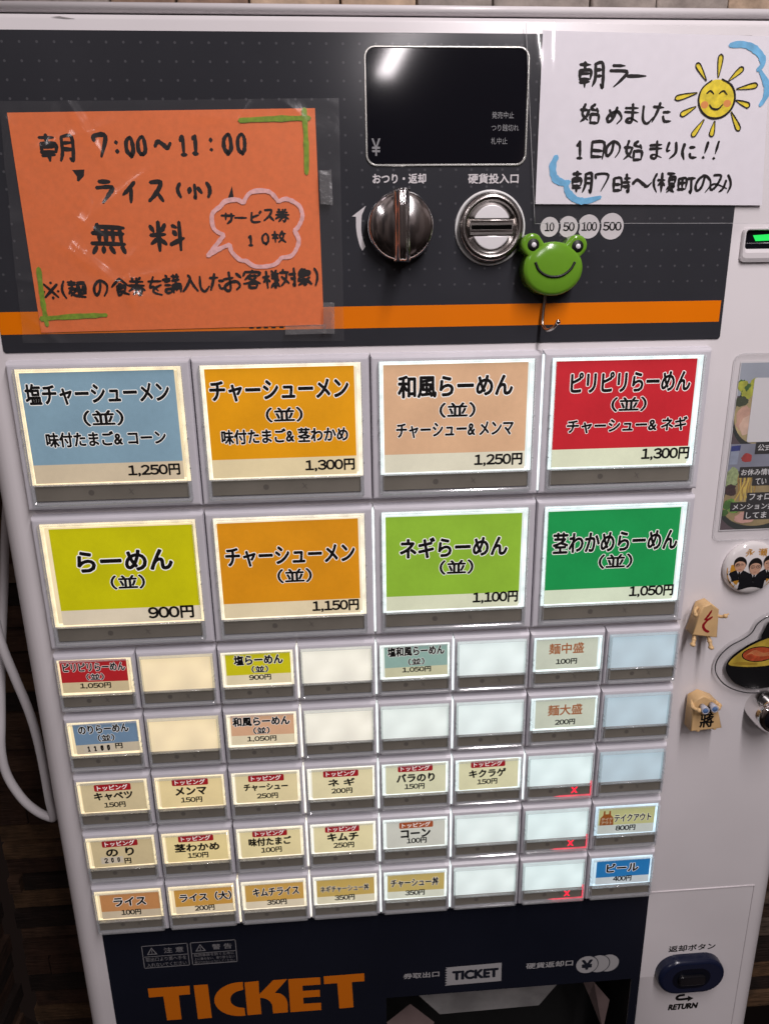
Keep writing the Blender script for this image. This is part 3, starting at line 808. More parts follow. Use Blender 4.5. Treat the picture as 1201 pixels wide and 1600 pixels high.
CARDS = {
 (1, 1): dict(top='8FB4CE', low='D8CBB4', name='pale blue', t=[('塩チャーシューメン', 43.3, 15.7, 70.1, 10.4), ('（並）', 44.6, 28.2, 19.5, 7.3), ('味付たまご& コーン', 44.7, 38.8, 59.4, 7.4), ('1,250円', 67.4, 55.7, 26.1, 5.8)]),
 (1, 2): dict(top='E8A00C', low='DCCDA8', name='golden yellow', t=[('チャーシューメン', 43.7, 16.3, 69.7, 10.0), ('（並）', 45.4, 28.9, 18.5, 7.3), ('味付たまご& 茎わかめ', 45.2, 39.8, 64.8, 7.4), ('1,300円', 68.4, 55.9, 25.6, 5.9)]),
 (1, 3): dict(top='E2B48E', low='DAD2BC', name='peach', t=[('和風らーめん', 44.1, 16.3, 59.5, 11.0), ('（並）', 45.2, 28.8, 18.6, 7.5), ('チャーシュー& メンマ', 44.1, 39.1, 61.8, 7.6), ('1,250円', 68.2, 55.7, 25.6, 6.2)]),
 (1, 4): dict(top='CC2530', low='DADABE', name='red', t=[('ピリピリらーめん', 47.0, 16.3, 64.1, 10.2), ('（並）', 46.9, 28.1, 18.8, 7.3), ('チャーシュー& ネギ', 46.9, 39.2, 65.5, 7.4), ('1,300円', 70.0, 55.2, 26.1, 6.3)]),
 (2, 1): dict(top='CCCB0C', low='D8D0C0', name='yellow', dx=2.4, t=[('らーめん', 46.3, 25.1, 49.4, 11.3), ('（並）', 46.4, 37.4, 17.8, 7.8), ('900円', 68.2, 55.9, 24.2, 6.9)]),
 (2, 2): dict(top='E09618', low='DDD0B2', name='orange', t=[('チャーシューメン', 44.6, 25.7, 69.5, 10.7), ('（並）', 46.2, 37.6, 18.4, 7.9), ('1,150円', 68.6, 56.3, 25.5, 6.4)]),
 (2, 3): dict(top='96C03A', low='D8D8BC', name='light green', t=[('ネギらーめん', 44.3, 24.4, 59.4, 11.5), ('（並）', 45.9, 36.4, 18.6, 8.2), ('1,100円', 69.0, 55.2, 25.4, 6.6)]),
 (2, 4): dict(top='1E9A50', low='D8DEC4', name='dark green', t=[('茎わかめらーめん', 45.7, 24.6, 71.0, 12.0), ('（並）', 46.6, 36.7, 19.1, 8.3), ('1,050円', 69.7, 55.6, 25.6, 6.6)]),
 (3, 1): dict(top='C22A32', low='D6C8A6', dx=-1.2, t=[('ピリピリらーめん', 22.0, 7.7, 33.7, 5.3), ('（並）', 22.0, 13.8, 9.4, 4.3), ('1,050円', 21.6, 19.4, 16.8, 3.8)]),
 (3, 3): dict(top='D2CC1C', low='DCD2B4', t=[('塩らーめん', 23.2, 7.9, 27.2, 6.2), ('（並）', 23.7, 14.0, 9.1, 4.4), ('900円', 23.5, 19.2, 12.2, 3.7)]),
 (3, 5): dict(top='98B8AE', low='C8C4A4', t=[('塩和風らーめん', 23.2, 7.2, 32.5, 6.2), ('（並）', 23.3, 14.0, 9.2, 4.4), ('1,050円', 23.4, 19.2, 16.5, 3.7)]),
 (3, 7): dict(top='C8CAB8', low='C8CAB8', rc='C87A48', dx=-1.0, t=[('麺中盛', 21.6, 10.2, 20.6, 6.7), ('100円', 21.9, 18.7, 12.4, 3.8)]),
 (4, 1): dict(top='7C9CC0', low='CFC6B4', dx=.8, t=[('のりらーめん', 22.4, 7.5, 28.0, 5.6), ('（並）', 23.2, 13.5, 9.2, 4.6), ('1100', 18.1, 20.0, 14.6, 4.2), ('円', 29.6, 19.3, 3.9, 3.8)]),
 (4, 3): dict(top='E0B494', low='DCD2B8', t=[('和風らーめん', 22.2, 8.0, 32.7, 6.1), ('（並）', 22.1, 14.2, 9.2, 4.6), ('1,050円', 22.0, 19.8, 16.8, 3.9)]),
 (4, 7): dict(top='C8CAB8', low='C8CAB8', rc='C87A48', dx=.4, t=[('麺大盛', 23.1, 11.3, 20.8, 7.1), ('200円', 23.4, 19.7, 12.1, 4.0)]),
 (5, 1): dict(top='DACDAA', low='DACDAA', tp='C02430', tpos=(22.6, 7.5), t=[('キャベツ', 22.5, 13.3, 22.0, 6.4), ('150円', 22.6, 19.6, 12.2, 4.0)]),
 (5, 2): dict(top='E2D3A6', low='E2D3A6', tp='C02430', tpos=(22.7, 6.9), t=[('メンマ', 22.8, 13.1, 17.9, 6.5), ('150円', 22.7, 19.3, 12.3, 4.1)]),
 (5, 3): dict(top='DCD0A8', low='DCD0A8', tp='C02430', tpos=(22.6, 7.2), t=[('チャーシュー', 22.2, 13.4, 25.9, 5.7), ('250円', 22.8, 19.7, 12.4, 4.1)]),
 (5, 4): dict(top='DED4AE', low='DED4AE', tp='C02430', tpos=(22.3, 7.1), t=[('ネ ギ', 22.6, 13.3, 15.7, 6.2), ('200円', 22.7, 19.3, 12.4, 4.1)]),
 (5, 5): dict(top='D8D4B4', low='D8D4B4', tp='C02430', tpos=(22.5, 6.4), t=[('バラのり', 22.7, 13.1, 22.9, 7.0), ('150円', 22.0, 19.3, 12.0, 4.2)]),
 (5, 6): dict(top='DAD4AE', low='DAD4AE', tp='C02430', tpos=(22.3, 6.3), t=[('キクラゲ', 22.0, 12.8, 22.4, 6.6), ('150円', 21.9, 18.9, 12.2, 4.2)]),
 (6, 1): dict(top='D4C6A2', low='D4C6A2', tp='B42430', dx=.4, tpos=(22.2, 7.4), t=[('の り', 21.6, 13.7, 16.3, 6.8), ('200', 16.3, 19.2, 11.2, 4.7), ('円', 25.4, 20.5, 3.8, 4.3)]),
 (6, 2): dict(top='E0D2A0', low='E0D2A0', tp='C02430', tpos=(22.6, 7.3), t=[('茎わかめ', 22.8, 13.7, 26.6, 6.8), ('150円', 22.9, 19.8, 12.2, 4.3)]),
 (6, 3): dict(top='DED2A6', low='DED2A6', tp='C02430', tpos=(22.5, 6.9), t=[('味付たまご', 22.3, 12.9, 25.7, 6.9), ('100円', 22.8, 19.3, 12.4, 4.3)]),
 (6, 4): dict(top='E0D6AC', low='E0D6AC', tp='C02430', tpos=(21.9, 7.1), t=[('キムチ', 22.2, 13.0, 18.7, 6.9), ('250円', 22.6, 19.3, 12.6, 4.4)]),
 (6, 5): dict(top='CCCAC0', low='CCCAC0', tp='C8663C', tpos=(23.0, 7.6), t=[('コーン', 22.6, 13.9, 18.1, 7.0), ('100円', 23.2, 19.4, 12.2, 4.4)]),
 (6, 8): dict(top='DCD898', low='D8DAD0', t=[('テイクアウト', 26.7, 12.3, 24.0, 6.6), ('800円', 22.6, 20.0, 12.7, 4.4)], bag=True),
 (7, 1): dict(top='D69A66', low='D0C4B0', dx=.5, t=[('ライス', 23.1, 11.4, 19.3, 6.7), ('100円', 23.1, 19.8, 11.8, 4.5)]),
 (7, 2): dict(top='D0A050', low='D6CCB8', dx=1.0, t=[('ライス（大）', 24.8, 11.7, 31.7, 6.7), ('200円', 23.5, 20.4, 12.0, 4.5)]),
 (7, 3): dict(top='D2A85A', low='D8CEBA', t=[('キムチライス', 23.8, 11.4, 28.5, 6.8), ('350円', 23.8, 19.8, 12.2, 4.6)]),
 (7, 4): dict(top='CEB064', low='DAD4BC', t=[('ネギチャーシュー丼', 22.1, 12.6, 30.8, 6.6), ('350円', 21.9, 19.9, 12.5, 4.6)]),
 (7, 5): dict(top='CFB66E', low='D8D8C8', t=[('チャーシュー丼', 21.9, 11.7, 30.6, 7.3), ('350円', 22.1, 19.9, 12.3, 4.6)]),
 (7, 8): dict(top='2E86C8', low='D8DCDC', dx=1.2, t=[('ビール', 23.2, 11.2, 20.9, 6.9), ('400円', 23.7, 20.1, 12.1, 4.6)]),
}
DIM = {(1, 1), (3, 1), (4, 1), (5, 1), (6, 1), (7, 1)}
SERIF = {'1': '2341 4149 2969', '0': '413237494967636141', '2': '23316173562989'}
halo = mat('white_halo', (0.75, 0.74, 0.72), 0.5, emis=(0.95, 0.92, 0.86), estr=0.46)
redx = mat('red_lamp', (0.3, 0.0, 0.01), 0.3, emis=(1.0, 0.02, 0.05), estr=1.6)
redglow = mat('red_lit_edge', (0.5, 0.05, 0.06), 0.3, emis=(1.0, 0.03, 0.08), estr=1.3, evar=0.5, evscale=120)  # cover edge lit by the red cross, its glow put into emission
for r in range(1, 8):
    big = r < 3
    pitch = 90 if big else 45
    for c in range(1, (5 if big else 9)):
        ox, oy = (c - 1) * pitch, ROWY[r - 1]
        ck = (1, 3, 6, 7)[c - 1] if big else c
        L = LB if big else LS
        cd = CARDS.get((r, c))
        bt = link('menu_button', PB if big else PS, tm, (ox, oy, 0))
        m1, m2, m3 = CB if big else CS
        dm = (c == 8) or (r, c) in DIM
        b = MB()
        x0, y0, x1, y1 = L['dif']
        b.box(x0, y0, x1, y1, 0.02, 0.14, diffuser(ck, dm and not cd))
        if cd:       # light escapes brightest along the edges of the card
            o_ = [(x0, y0), (x1, y0), (x1, y1), (x0, y1)]; q = 2.1 if big else 1.5
            i_ = [(x0 + q, y0 + q), (x1 - q, y0 + q), (x1 - q, y1 - q), (x0 + q, y1 - q)]
            b.ring([(x + ox * 0, y) for x, y in o_], i_, 0.17, led_rim(ck))
        b.v = [(x + ox, y + oy, h) for x, y, h in b.v]
        b.build('light_panel', bt, (ox, oy, 0))
        if cd:
            b = MB()
            dx = cd.get('dx', random.uniform(-.3, .3))
            if big: cx0, cy0, cx1, cy1, sp = 6.6 + dx, 4.9, 82.9 + max(dx - 1.4, -1), 61.4, 51.6
            else: cx0, cy0, cx1, cy1, sp = 4.6 + dx, 4.5, 41.2 + min(dx, .3), 23.6, 17.3
            if r == 2: cy0, sp = 6.0, 52.8
            if not big: cy0 = {3: 3.2 if c == 1 else 3.8, 4: 3.7, 5: 3.5, 6: 4.4, 7: 5.2}[r]; cy1 = 23.4 if r < 5 else 24.0
            if r == 7: sp = 18.4
            if (r, c) == (3, 1): sp = 17.0
            tilt = random.uniform(-.012, .012) if not big else random.uniform(-.004, .004)
            if (r, c) in ((4, 1), (6, 1)): tilt = -0.02
            e = 0.37 if dm else 0.50
            b.poly([(cx0, cy0), (cx1, cy0), (cx1, cy1), (cx0, cy1)], 0.30, card_mat(cd['low'], ck, e * 1.32))
            if cd['top'] != cd['low']: b.poly([(cx0 + .06, cy0 + .06), (cx1 - .06, cy0 + .06), (cx1 - .06, sp), (cx0 + .06, sp)], 0.33, card_mat(cd['top'], ck, e))
            plain = cd['top'] == cd['low']
            for t, tx_, ty_, tw, th in cd['t']:
                price = ('円' in t) or t.isdigit()
                if t.isdigit():
                    b.poly([(tx_ - tw / 2 - 1.2, ty_ - 2.4), (tx_ + tw / 2 + 1.0, ty_ - 2.4), (tx_ + tw / 2 + 1.0, ty_ + 2.5), (tx_ - tw / 2 - 1.2, ty_ + 2.5)], 0.36, card_mat('DCD4C6', ck, e))
                    for i, ch in enumerate(t):
                        b.hand(SERIF[ch], tx_ - tw / 2 + tw * (i + .5) / len(t), ty_, 2.5, 3.3, 0.38, ink, 0.75, jit=0.0, taper=(1, 1))
                    continue
                if cd.get('rc') and not price:
                    b.text(t, tx_, ty_, tw, th, 0.42, card_mat(cd['rc'], ck, .22), 0.02); continue
                if big: b.text(t, tx_ - (.6 if price else 0), ty_ + (.35 if price else 0), tw, th * (1.02 if price else 1), 0.44, ink, 0.036 if price else 0.038, None if price else 0.078, halo)
                else: b.text(t, tx_, ty_, tw, th * (.90 if price else .82 if plain else .94), 0.44, ink, 0.034 if price else 0.044, None if (price or plain) else 0.082, halo)
            if cd.get('tp'):
                tx_, ty_ = cd['tpos']
                b.prism(rrect(tx_ - 10.6, ty_ - 2.3, tx_ + 10.6, ty_ + 2.3, .9), .31, .36, card_mat(cd['tp'], ck, .3))
                b.text('トッピング', tx_, ty_, 17.6, 3.3, 0.40, halo, 0.02)
            if cd.get('bag'):
                bg = card_mat('B0622A', ck, .3)
                b.poly([(5.3, 17.3), (14.4, 17.3), (14.0, 11.7), (12.2, 9.7), (12.0, 6.5), (11.0, 6.5), (10.9, 8.9), (8.6, 8.9), (8.5, 6.5), (7.5, 6.5), (7.3, 9.7), (5.6, 11.7)], .38, bg)
                b.text('テイク', 9.85, 12.7, 7.0, 2.2, .42, card_mat('E8DCC0', ck), .02); b.text('アウト', 9.85, 15.4, 7.0, 2.2, .42, card_mat('E8DCC0', ck), .02)
            mcx, mcy = (cx0 + cx1) / 2, (cy0 + cy1) / 2
            b.v = [(ox + mcx + (x - mcx) * math.cos(tilt) - (y - mcy) * math.sin(tilt), oy + mcy + (x - mcx) * math.sin(tilt) + (y - mcy) * math.cos(tilt), h) for x, y, h in b.v]
            b.build('menu_card', bt, (ox, oy, 0))
            bt['label'] = 'button with printed menu card reading ' + cd['t'][0][0].replace('& ', ' ') + ' ' + (cd['t'][-1][0] if '円' in cd['t'][-1][0] and len(cd['t'][-1][0]) > 1 else cd['t'][-2][0] + '円')
        else:
            bt['label'] = 'blank lit button with no card'
        link('indicator_strip', m3, bt, (ox, oy, 0))
        link('clear_cover', m1, bt, (ox, oy, 0))
        link('front_pane', m2, bt, (ox, oy, 0))
        if c == 7 and r in (5, 6, 7):
            b = MB()
            cx_, cy_ = ox + 32.0, oy + 28.5
            for sg in (-1, 1):
                p = [(cx_ - 2.2, cy_ - sg * 2.2), (cx_ - 1.0, cy_ - sg * 2.2), (cx_ + 2.2, cy_ + sg * 2.2), (cx_ + 1.0, cy_ + sg * 2.2)]
                b.poly(p, 1.06 + .005 * sg, redx)
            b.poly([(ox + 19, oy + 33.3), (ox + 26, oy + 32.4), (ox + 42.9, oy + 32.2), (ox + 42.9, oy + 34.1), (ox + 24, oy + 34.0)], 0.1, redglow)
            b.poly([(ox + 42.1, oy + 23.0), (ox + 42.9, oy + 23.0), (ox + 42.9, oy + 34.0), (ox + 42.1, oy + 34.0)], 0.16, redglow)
            b.build('sold_out_lamp', bt, (ox, oy, 0))
            bt['label'] = 'blank lit button showing a red sold out cross'
# light leaking through the gaps between the plates
for r, cs in ((1, (6,)), (2, (4,)), (3, (3, 4, 5)), (4, (3, 4, 5)), (5, (3, 4, 5, 6)), (6, (3, 4, 5)), (7, (2, 3, 4, 5))):
    for c in cs:
        x_ = c * 45; y0 = ROWY[r - 1] + 1.5; y1 = ROWY[r - 1] + (74 if r < 3 else 34.5)
        b = MB(); b.box(x_ - .34, y0, x_ + .34, y1, -4.9, -0.55, led_rim(min(c + 1, 6) if c > 2 else 3)); b.build('light_gap', tm)

# ------------------------------------------------------------------ handwriting
K = {
'朝': '0141 2023 0306 034346 0444 0646 0747 2629 616659 61919988 6393 6595', '7': '13117149', '0': '513337595977736151', '1': '2341 4149 2969', ':': '4344 4748',
'~': '0523557694', 'ラ': '2171 13836639', 'イ': '714416 5349', 'ス': '21715519 5589', '(': '60434669', ')': '30535639', '小': '515948 2316 7396',
'無': '2012 2191 0393 2126 4146 6166 8186 0696 1709 3739 5769 8799', '料': '0113 4133 0444 2029 2507 2547 6172 6374 5795 8089',
'サ': '0393 3136 717649', 'ー': '0585', 'ビ': '212888 2573 7182 8091', '券': '2031 7061 1282 0494 504407 5497 36766958 5629',
'枚': '0343 2029 2406 2446 7054 6292 827649 5599', '※': '1188 8118 5051 5859 0515 8595',
'麺': '0141 0242 0444 2024 2407 154518 163899 5191 7162 5257 529297 6367 8387 6585 5797', 'の': '52462816235183866 9'.replace(' ', ''),
'食': '5004 5094 4363 3439 347477 3575 3777 3958 5799', 'を': '1282 40254567 84464889',
'購': '2031 0242 1343 1545 1719 174749 1949 5191 6063 8083 5393 7378 5559 559599 5696 4797', '入': '40523609 527699', 'し': '31375986',
'た': '0252 302409 5484 566898', 'お': '0353 3038190735758769 7193', '客': '5051 1103 119183 4215 33734607 3497 3739 377779 3979',
'様': '0343 2029 2406 2446 5061 8071 5292 5393 5494 717968 9586 7699 6749', '対': '2021 0252 423609 1458 5393 808978 6576',
'象': '4022 316152 2224 228284 2383 2484 4416 45675948 5617 5719 8566 6699', '始': '201548 433609 0343 705293 8294 5559 559599 5999',
'め': '2247 614628163463858769', 'ま': '1282 1484 505839284789', '日': '2129 218189 2585 2888', 'り': '312545 717649', 'に': '211529 5383 566898',
'!': '6046 3839', '時': '0208 024248 0545 0848 6292 7074 5494 5696 858978 6677', '榎': '0343 2029 2406 2446 5090 7061 6265 629295 6393 6595 7558 769659 6799',
'町': '0207 024247 0444 2227 0747 5292 727968', 'み': '11513618063597 837759', '「': '6222 2226',
}
def write(b, s_, pos, h, m, pen, wd, ht, rot=0.0, jit=0.025, taper=(0.8, 0.6), xs=None):
    """pos: first and last character centres; spread evenly, small kana and narrow marks keep their slot"""
    n_ = len(s_)
    for i, ch in enumerate(s_):
        if ch == ' ': continue
        t = i / (n_ - 1) if n_ > 1 else 0
        x = (xs[i] if xs else pos[0] + (pos[2] - pos[0]) * t) + random.uniform(-.2, .2); y = pos[1] + (pos[3] - pos[1]) * t + random.uniform(-.35, .35)
        k = random.uniform(.93, 1.06)
        b.hand(K[ch], x, y, wd * k * (0.7 if ch in '1:()!' else .88 if ch == '0' else 1), ht * k, h, m, pen, rot + random.uniform(-.05, .05), jit, taper)

# orange notice ------------------------------------------------------
PH = -4.0
def wave(u, v, amp, sc, seed):
    return amp * noise.noise(Vector((u * sc + seed, v * sc * .8, seed * .37)))
on = thing('orange_notice', 'laminated orange paper notice with black handwriting taped over the dark panel', 'notice', (88, -10, PH))
b = MB()
b.poly([(17.8, -111.1), (157, -113.1), (157.4, -15.3), (18.6, -14.0)], PH + .02, mat('orange_paper', hx('F27A3C', .94), 0.62, var=0.05, vscale=400))
h0 = PH + .06
write(b, '朝', (37.8, -96.9, 37.8, -96.9), h0, marker, 1.7, 14.5, 11.5)
write(b, '7:00~11:00', (56.5, -97.6, 121.0, -98.6), h0, marker, 1.9, 7.6, 9.2, xs=(57.9, 65.2, 70.3, 75.9, 85.8, 95.4, 101.2, 108.5, 115.3, 121.8))
b.poly([(43.4, -87.2), (49.0, -87.4), (48.4, -84.6), (45.8, -82.2), (44.9, -82.6), (45.2, -84.4)], h0, marker)
b.poly([(113.6, -73.6), (116.4, -80.0), (117.0, -73.4)], h0, marker)
write(b, 'ライス', (57.2, -77.8, 80.6, -78.2), h0, marker, 2.0, 8.6, 9.6)
write(b, '(小)', (91.2, -77.9, 105.6, -78.2), h0, marker, 1.9, 6.6, 6.4)
write(b, '無', (56.3, -57.0, 56.3, -57.0), h0, marker, 2.1, 15.2, 13.2)
write(b, '料', (84.2, -58.0, 84.2, -58.0), h0, marker, 2.1, 15.2, 12.4)
write(b, 'サービス券', (113.4, -66.0, 139.4, -67.0), h0, marker, 1.15, 6.0, 5.2)
write(b, '10枚', (123.6, -55.8, 137.4, -56.8), h0, marker, 1.15, 6.2, 5.0)
write(b, '※(麺の食券を購入したお客様対象)', (25.0, -33.6, 153.8, -38.8), h0, marker, 1.3, 7.9, 8.0, -.04, xs=(26, 31.9, 38.7, 49.5, 59.1, 67.3, 75.8, 83.8, 92.8, 99.3, 106.4, 113.4, 122.6, 132.2, 140.6, 148.4, 154.6))
gr = mat('green_crayon', hx('7C9A1E'), 0.7, var=.25, vscale=500)
for p in ([(122.0, -107.9), (138, -108.6), (154.4, -108.9)], [(152.0, -112.6), (152.3, -98), (151.9, -85.2)], [(21.9, -44.0), (21.6, -30), (22.0, -17.4)], [(19.6, -20.6), (34, -21.4), (51.0, -21.9)]):
    b.stroke(p, 2.4, h0, gr, (.9, .8), .22)
pkc = mat('pink_crayon', hx('F0B8B4'), 0.7, var=.15, vscale=500)
cl = [(102.5, -48.7), (110.9, -58.1), (106.4, -63.2), (110.4, -71.0), (121.1, -72.4), (127.5, -78.0), (136.6, -77.2), (137.9, -73.0), (146.2, -72.2), (149.1, -67.2), (144.9, -60.0), (146.9, -53.4), (138.0, -47.6), (127.3, -49.9), (120.8, -46.3), (114.2, -50.8), (113.6, -53.7)]
def lobe(a, c, k):
    d = Vector((c[0] - a[0], c[1] - a[1])); nrm = Vector((d.y, -d.x)) * k
    return [a, (a[0] + d.x * .25 + nrm.x * .8, a[1] + d.y * .25 + nrm.y * .8), (a[0] + d.x * .75 + nrm.x * .8, a[1] + d.y * .75 + nrm.y * .8), c]
segs = [(0, 1, 0), (1, 3, .42), (3, 4, .22), (4, 7, .34), (7, 9, .28), (9, 10, .12), (10, 12, .36), (12, 14, .22), (14, 16, .22), (16, 0, -.05)]
for i, j, k in segs: b.stroke(lobe(cl[i], cl[j], k), 2.0, h0, pkc, (.95, .95), .15)
b.build('notice_paper', on)
b = MB()
lam = film_mat('laminate_crumpled', 0.05, 0.16, 0.12, 40, haze=0.022)
CR = [(random.uniform(0, .42), random.uniform(0, 1), random.uniform(0, math.pi), random.uniform(.12, .35), random.uniform(.6, 1.2)) for k in range(15)]
CR += [(random.uniform(.3, 1), random.choice((random.uniform(0, .10), random.uniform(.88, 1))), random.uniform(0, math.pi), random.uniform(.06, .14), random.uniform(.3, .7)) for k in range(5)]
def lamh(u, v):
    e = max(0, .10 - u) * 8 + max(0, v - .9) * 6
    k = max(.12, 1 - u * 1.7)
    edge_ = max(0, 1 - min(u, v, 1 - u, 1 - v) / .07)
    z = e * .35 + wave(u, v, 1.5, 3.0, 2) * k + (1 - abs(noise.noise(Vector((u * 7 + 3, v * 6, .7)))) * 2) * .8 * k + wave(u, v, .25, 9, 5) * edge_
    for cu, cv, an, ln, am in CR:       # sharp little folds
        du, dv = (u - cu) * 1.5, v - cv
        t = du * math.cos(an) + dv * math.sin(an); d = abs(-du * math.sin(an) + dv * math.cos(an))
        if abs(t) < ln and d < .045: z += am * 1.1 * (1 - d / .045) ** 1.5 * (1 - (t / ln) ** 2)
    return PH + .9 + max(z, -.6)
b.sheet([(15.8, -115.3), (168.2, -117.1), (167.3, -7.3), (9.8, -9.3)], 200, 140, lamh, lam)
b.build('laminate', on)
tpm = film_mat('tape', 0.09, 0.25, .3, 120, tint=(.75, .72, .68), haze=.12)
for (q, lab) in (([(157.8, -86.2), (163.6, -86.0), (163.8, -71.0), (158.0, -71.4)], 'upper'), ([(157.5, -26.2), (163, -26.0), (162.6, -11.0), (157.0, -11.2)], 'lower'), ([(138.1, -15.4), (158.5, -15.6), (158.6, -11.2), (138.0, -11.0)], 'bottom')):
    b = MB(); b.sheet(q, 6, 6, lambda u, v: PH + 3.2 + wave(u, v, .2, 3, 9), tpm); b.build('tape_piece', on)

# white notice ---------------------------------------------------------
wn_ = thing('white_notice', 'white laminated paper notice with brush writing and a drawn smiling sun', 'notice', (320, -68, PH))
b = MB()
wp = mat('white_paper', (0.80, 0.77, 0.82), 0.5, var=0.02, vscale=200)
def bow(x): return PH + .6 + .010 * max(0, x - 300) + 0 * x
b.poly([(263.1, -145.2), (372.6, -143.6), (378.6, -69.6), (263.0, -71.0)], PH + .5, wp)
h0 = PH + .54
brush = dict(jit=0.02, taper=(0.95, 0.35))
write(b, '朝ラー', (286.8, -127.0, 308.4, -127.4), h0, marker, 1.5, 10.8, 10.4, xs=(287.2, 300.3, 309.3), **brush)
write(b, '始めました', (286.6, -110.6, 322.8, -110.8), h0, marker, 1.4, 9.0, 8.2, xs=(287.6, 299.3, 308, 315.3, 323.2), **brush)
write(b, '1日の始まりに!!', (284.4, -95.4, 351.4, -94.6), h0, marker, 1.4, 8.2, 7.8, xs=(284.2, 291.8, 299.9, 310.2, 321.4, 329.2, 337.8, 346.3, 351.6), **brush)
write(b, '朝7時~(榎町のみ)', (285.2, -80.6, 360.8, -79.6), h0, marker, 1.4, 8.8, 8.6, xs=(285.7, 296.0, 306.0, 316.0, 322.3, 328.2, 338.4, 346.8, 354.9, 360.6), **brush)
yl = mat('sun_yellow', hx('E6CF2C'), 0.6, var=.22, vscale=350); rd = mat('sun_blush', hx('E0904A'), 0.6)
b.poly(ellipse(349.3, -117.2, 8.7, 8.3, 40), h0 + .01, yl)
b.poly(ellipse(343.6, -114.6, 1.9, 1.6, 20), h0 + .03, rd); b.poly(ellipse(354.8, -115.2, 1.9, 1.6, 20), h0 + .03, rd)
b.lift += .05
c_ = ellipse(349.3, -117.2, 9.0, 8.5, 30, -80, 285)
b.stroke(c_[::3], 1.0, h0, marker, (.7, .5))
b.stroke([(344.0, -119.4), (345.8, -120.6), (347.6, -119.2)], .7, h0, marker); b.stroke([(350.2, -119.4), (352.2, -120.6), (354.2, -119.0)], .7, h0, marker)
b.stroke([(346.0, -114.6), (347.6, -113.0), (350.4, -112.8), (352.6, -114.8)], .8, h0, marker)
RAYS = [[(337.8, -132.1), (343.2, -124.9)], [(349.2, -135.8), (348.9, -126.3)], [(360.6, -130.4), (354.3, -124.9)], [(368.6, -123.1), (358.6, -121.3)], [(365.9, -114.1), (358.9, -116.5)], [(362.2, -103.5), (357.2, -111.5)], [(348.4, -100.9), (349.4, -107.6)], [(338.9, -100.9), (344.0, -108.2)], [(332.2, -110.1), (339.3, -113.8)], [(328.8, -117.2), (339.2, -119.7)]]
for a, c in RAYS:
    d = Vector((c[0] - a[0], c[1] - a[1])); nn_ = Vector((-d.y, d.x)).normalized()
    ctr = [(a[0] + d.x * t, a[1] + d.y * t) for t in (0, .12, .5, 1)]
    w_ = (0.35, 1.15, .95, .2)
    s1 = [(p[0] + nn_.x * q, p[1] + nn_.y * q) for p, q in zip(ctr, w_)]; s2 = [(p[0] - nn_.x * q, p[1] - nn_.y * q) for p, q in zip(ctr, w_)]
    b.poly(smoothcurve(s1 + s2[::-1], 4, True), h0 + .01, yl)
    b.stroke(s1[::-1] + s2, .55, h0 + .02, marker, (.8, .6))
bl = mat('blue_brush', hx('6FB4DE'), 0.6, var=.18, vscale=260)
for p, ww in (([(353.0, -139.7), (359.0, -140.1), (364.5, -138.6), (369.0, -135.2), (370.0, -131.8), (367.9, -129.3)], 3.2), ([(369.4, -128.9), (373.2, -123.4), (373.6, -118.6), (371.2, -114.3)], 3.0), ([(272.4, -92.2), (270.7, -87.9), (272.1, -82.6), (276.6, -80.4), (279.4, -80.9)], 3.6), ([(277.6, -80.0), (278.9, -76.3), (283.0, -72.9), (288.4, -72.2), (295.4, -73.9)], 3.2)):
    b.stroke(p, ww, h0 - .03, bl, (.6, .5), .16)
b.build('notice_paper', wn_)
b = MB()
lam2 = film_mat('laminate_smooth', 0.045, 0.06, 0.10, 9, haze=0.008)
def lam2h(u, v):
    ed = max(0, .08 - u) * 10 + max(0, v - .93) * 6
    q = min(1, u / .13); q = q * q * (3 - 2 * q)
    return PH + .2 + wave(u, v, .5, 1.7, 4) + .25 + 1.7 * q + ed * (.5 + .8 * noise.noise(Vector((u * 3, v * 3, 1))))
cpts = [(254.9, -147.9), (384, -146.6), (391, -61.0), (263.0, -61.9)]
b.sheet(cpts, 60, 48, lam2h, lam2)
edge = mat('laminate_edge', (0.55, 0.55, 0.56), .25)
def on_edge(u, v):
    tl, tr, br, bl_ = cpts
    x = (tl[0] * (1 - u) + tr[0] * u) * (1 - v) + (bl_[0] * (1 - u) + br[0] * u) * v
    y = (tl[1] * (1 - u) + tr[1] * u) * (1 - v) + (bl_[1] * (1 - u) + br[1] * u) * v
    return (x, y, lam2h(u, v) + .02)
b.tube([on_edge(0, v / 20) for v in range(21)], .10, edge, 6); b.tube([on_edge(u / 20, 1) for u in range(21)], .08, edge, 6)
b.build('laminate', wn_)

# ------------------------------------------------------------------ frog hook
fg = thing('frog_hook', 'green plastic frog face magnet with a wire hook, stuck below the coin icons', 'magnet hook', (270, -40, -4.4))
frog = mat('frog_green', hx('74AA30', 0.76), 0.14, var=.05, vscale=80)
fcx, fcy = 271.0, -41.0
def frog_outline(n=120):
    pts = []
    for k in range(n):
        a = 2 * math.pi * k / n
        best = 0
        dx, dy = math.cos(a), math.sin(a)
        for (ex, ey, rx, ry) in ((0, 0.6, 14.9, 12.7), (-11.0, -10.8, 5.5, 5.3), (11.2, -10.0, 5.3, 5.2)):
            A = (dx / rx) ** 2 + (dy / ry) ** 2; Bq = -2 * (dx * ex / rx ** 2 + dy * ey / ry ** 2); Cq = (ex / rx) ** 2 + (ey / ry) ** 2 - 1
            D = Bq * Bq - 4 * A * Cq
            if D >= 0: best = max(best, (-Bq + math.sqrt(D)) / (2 * A))
        pts.append((fcx + dx * best, fcy + dy * best))
    return pts
ol = frog_outline()
b = MB()
b.prism(ol, -4.4, 5.6, frog, 1.6, 5)
body_f = b.build('frog_face', fg, weld=True)
b = MB()
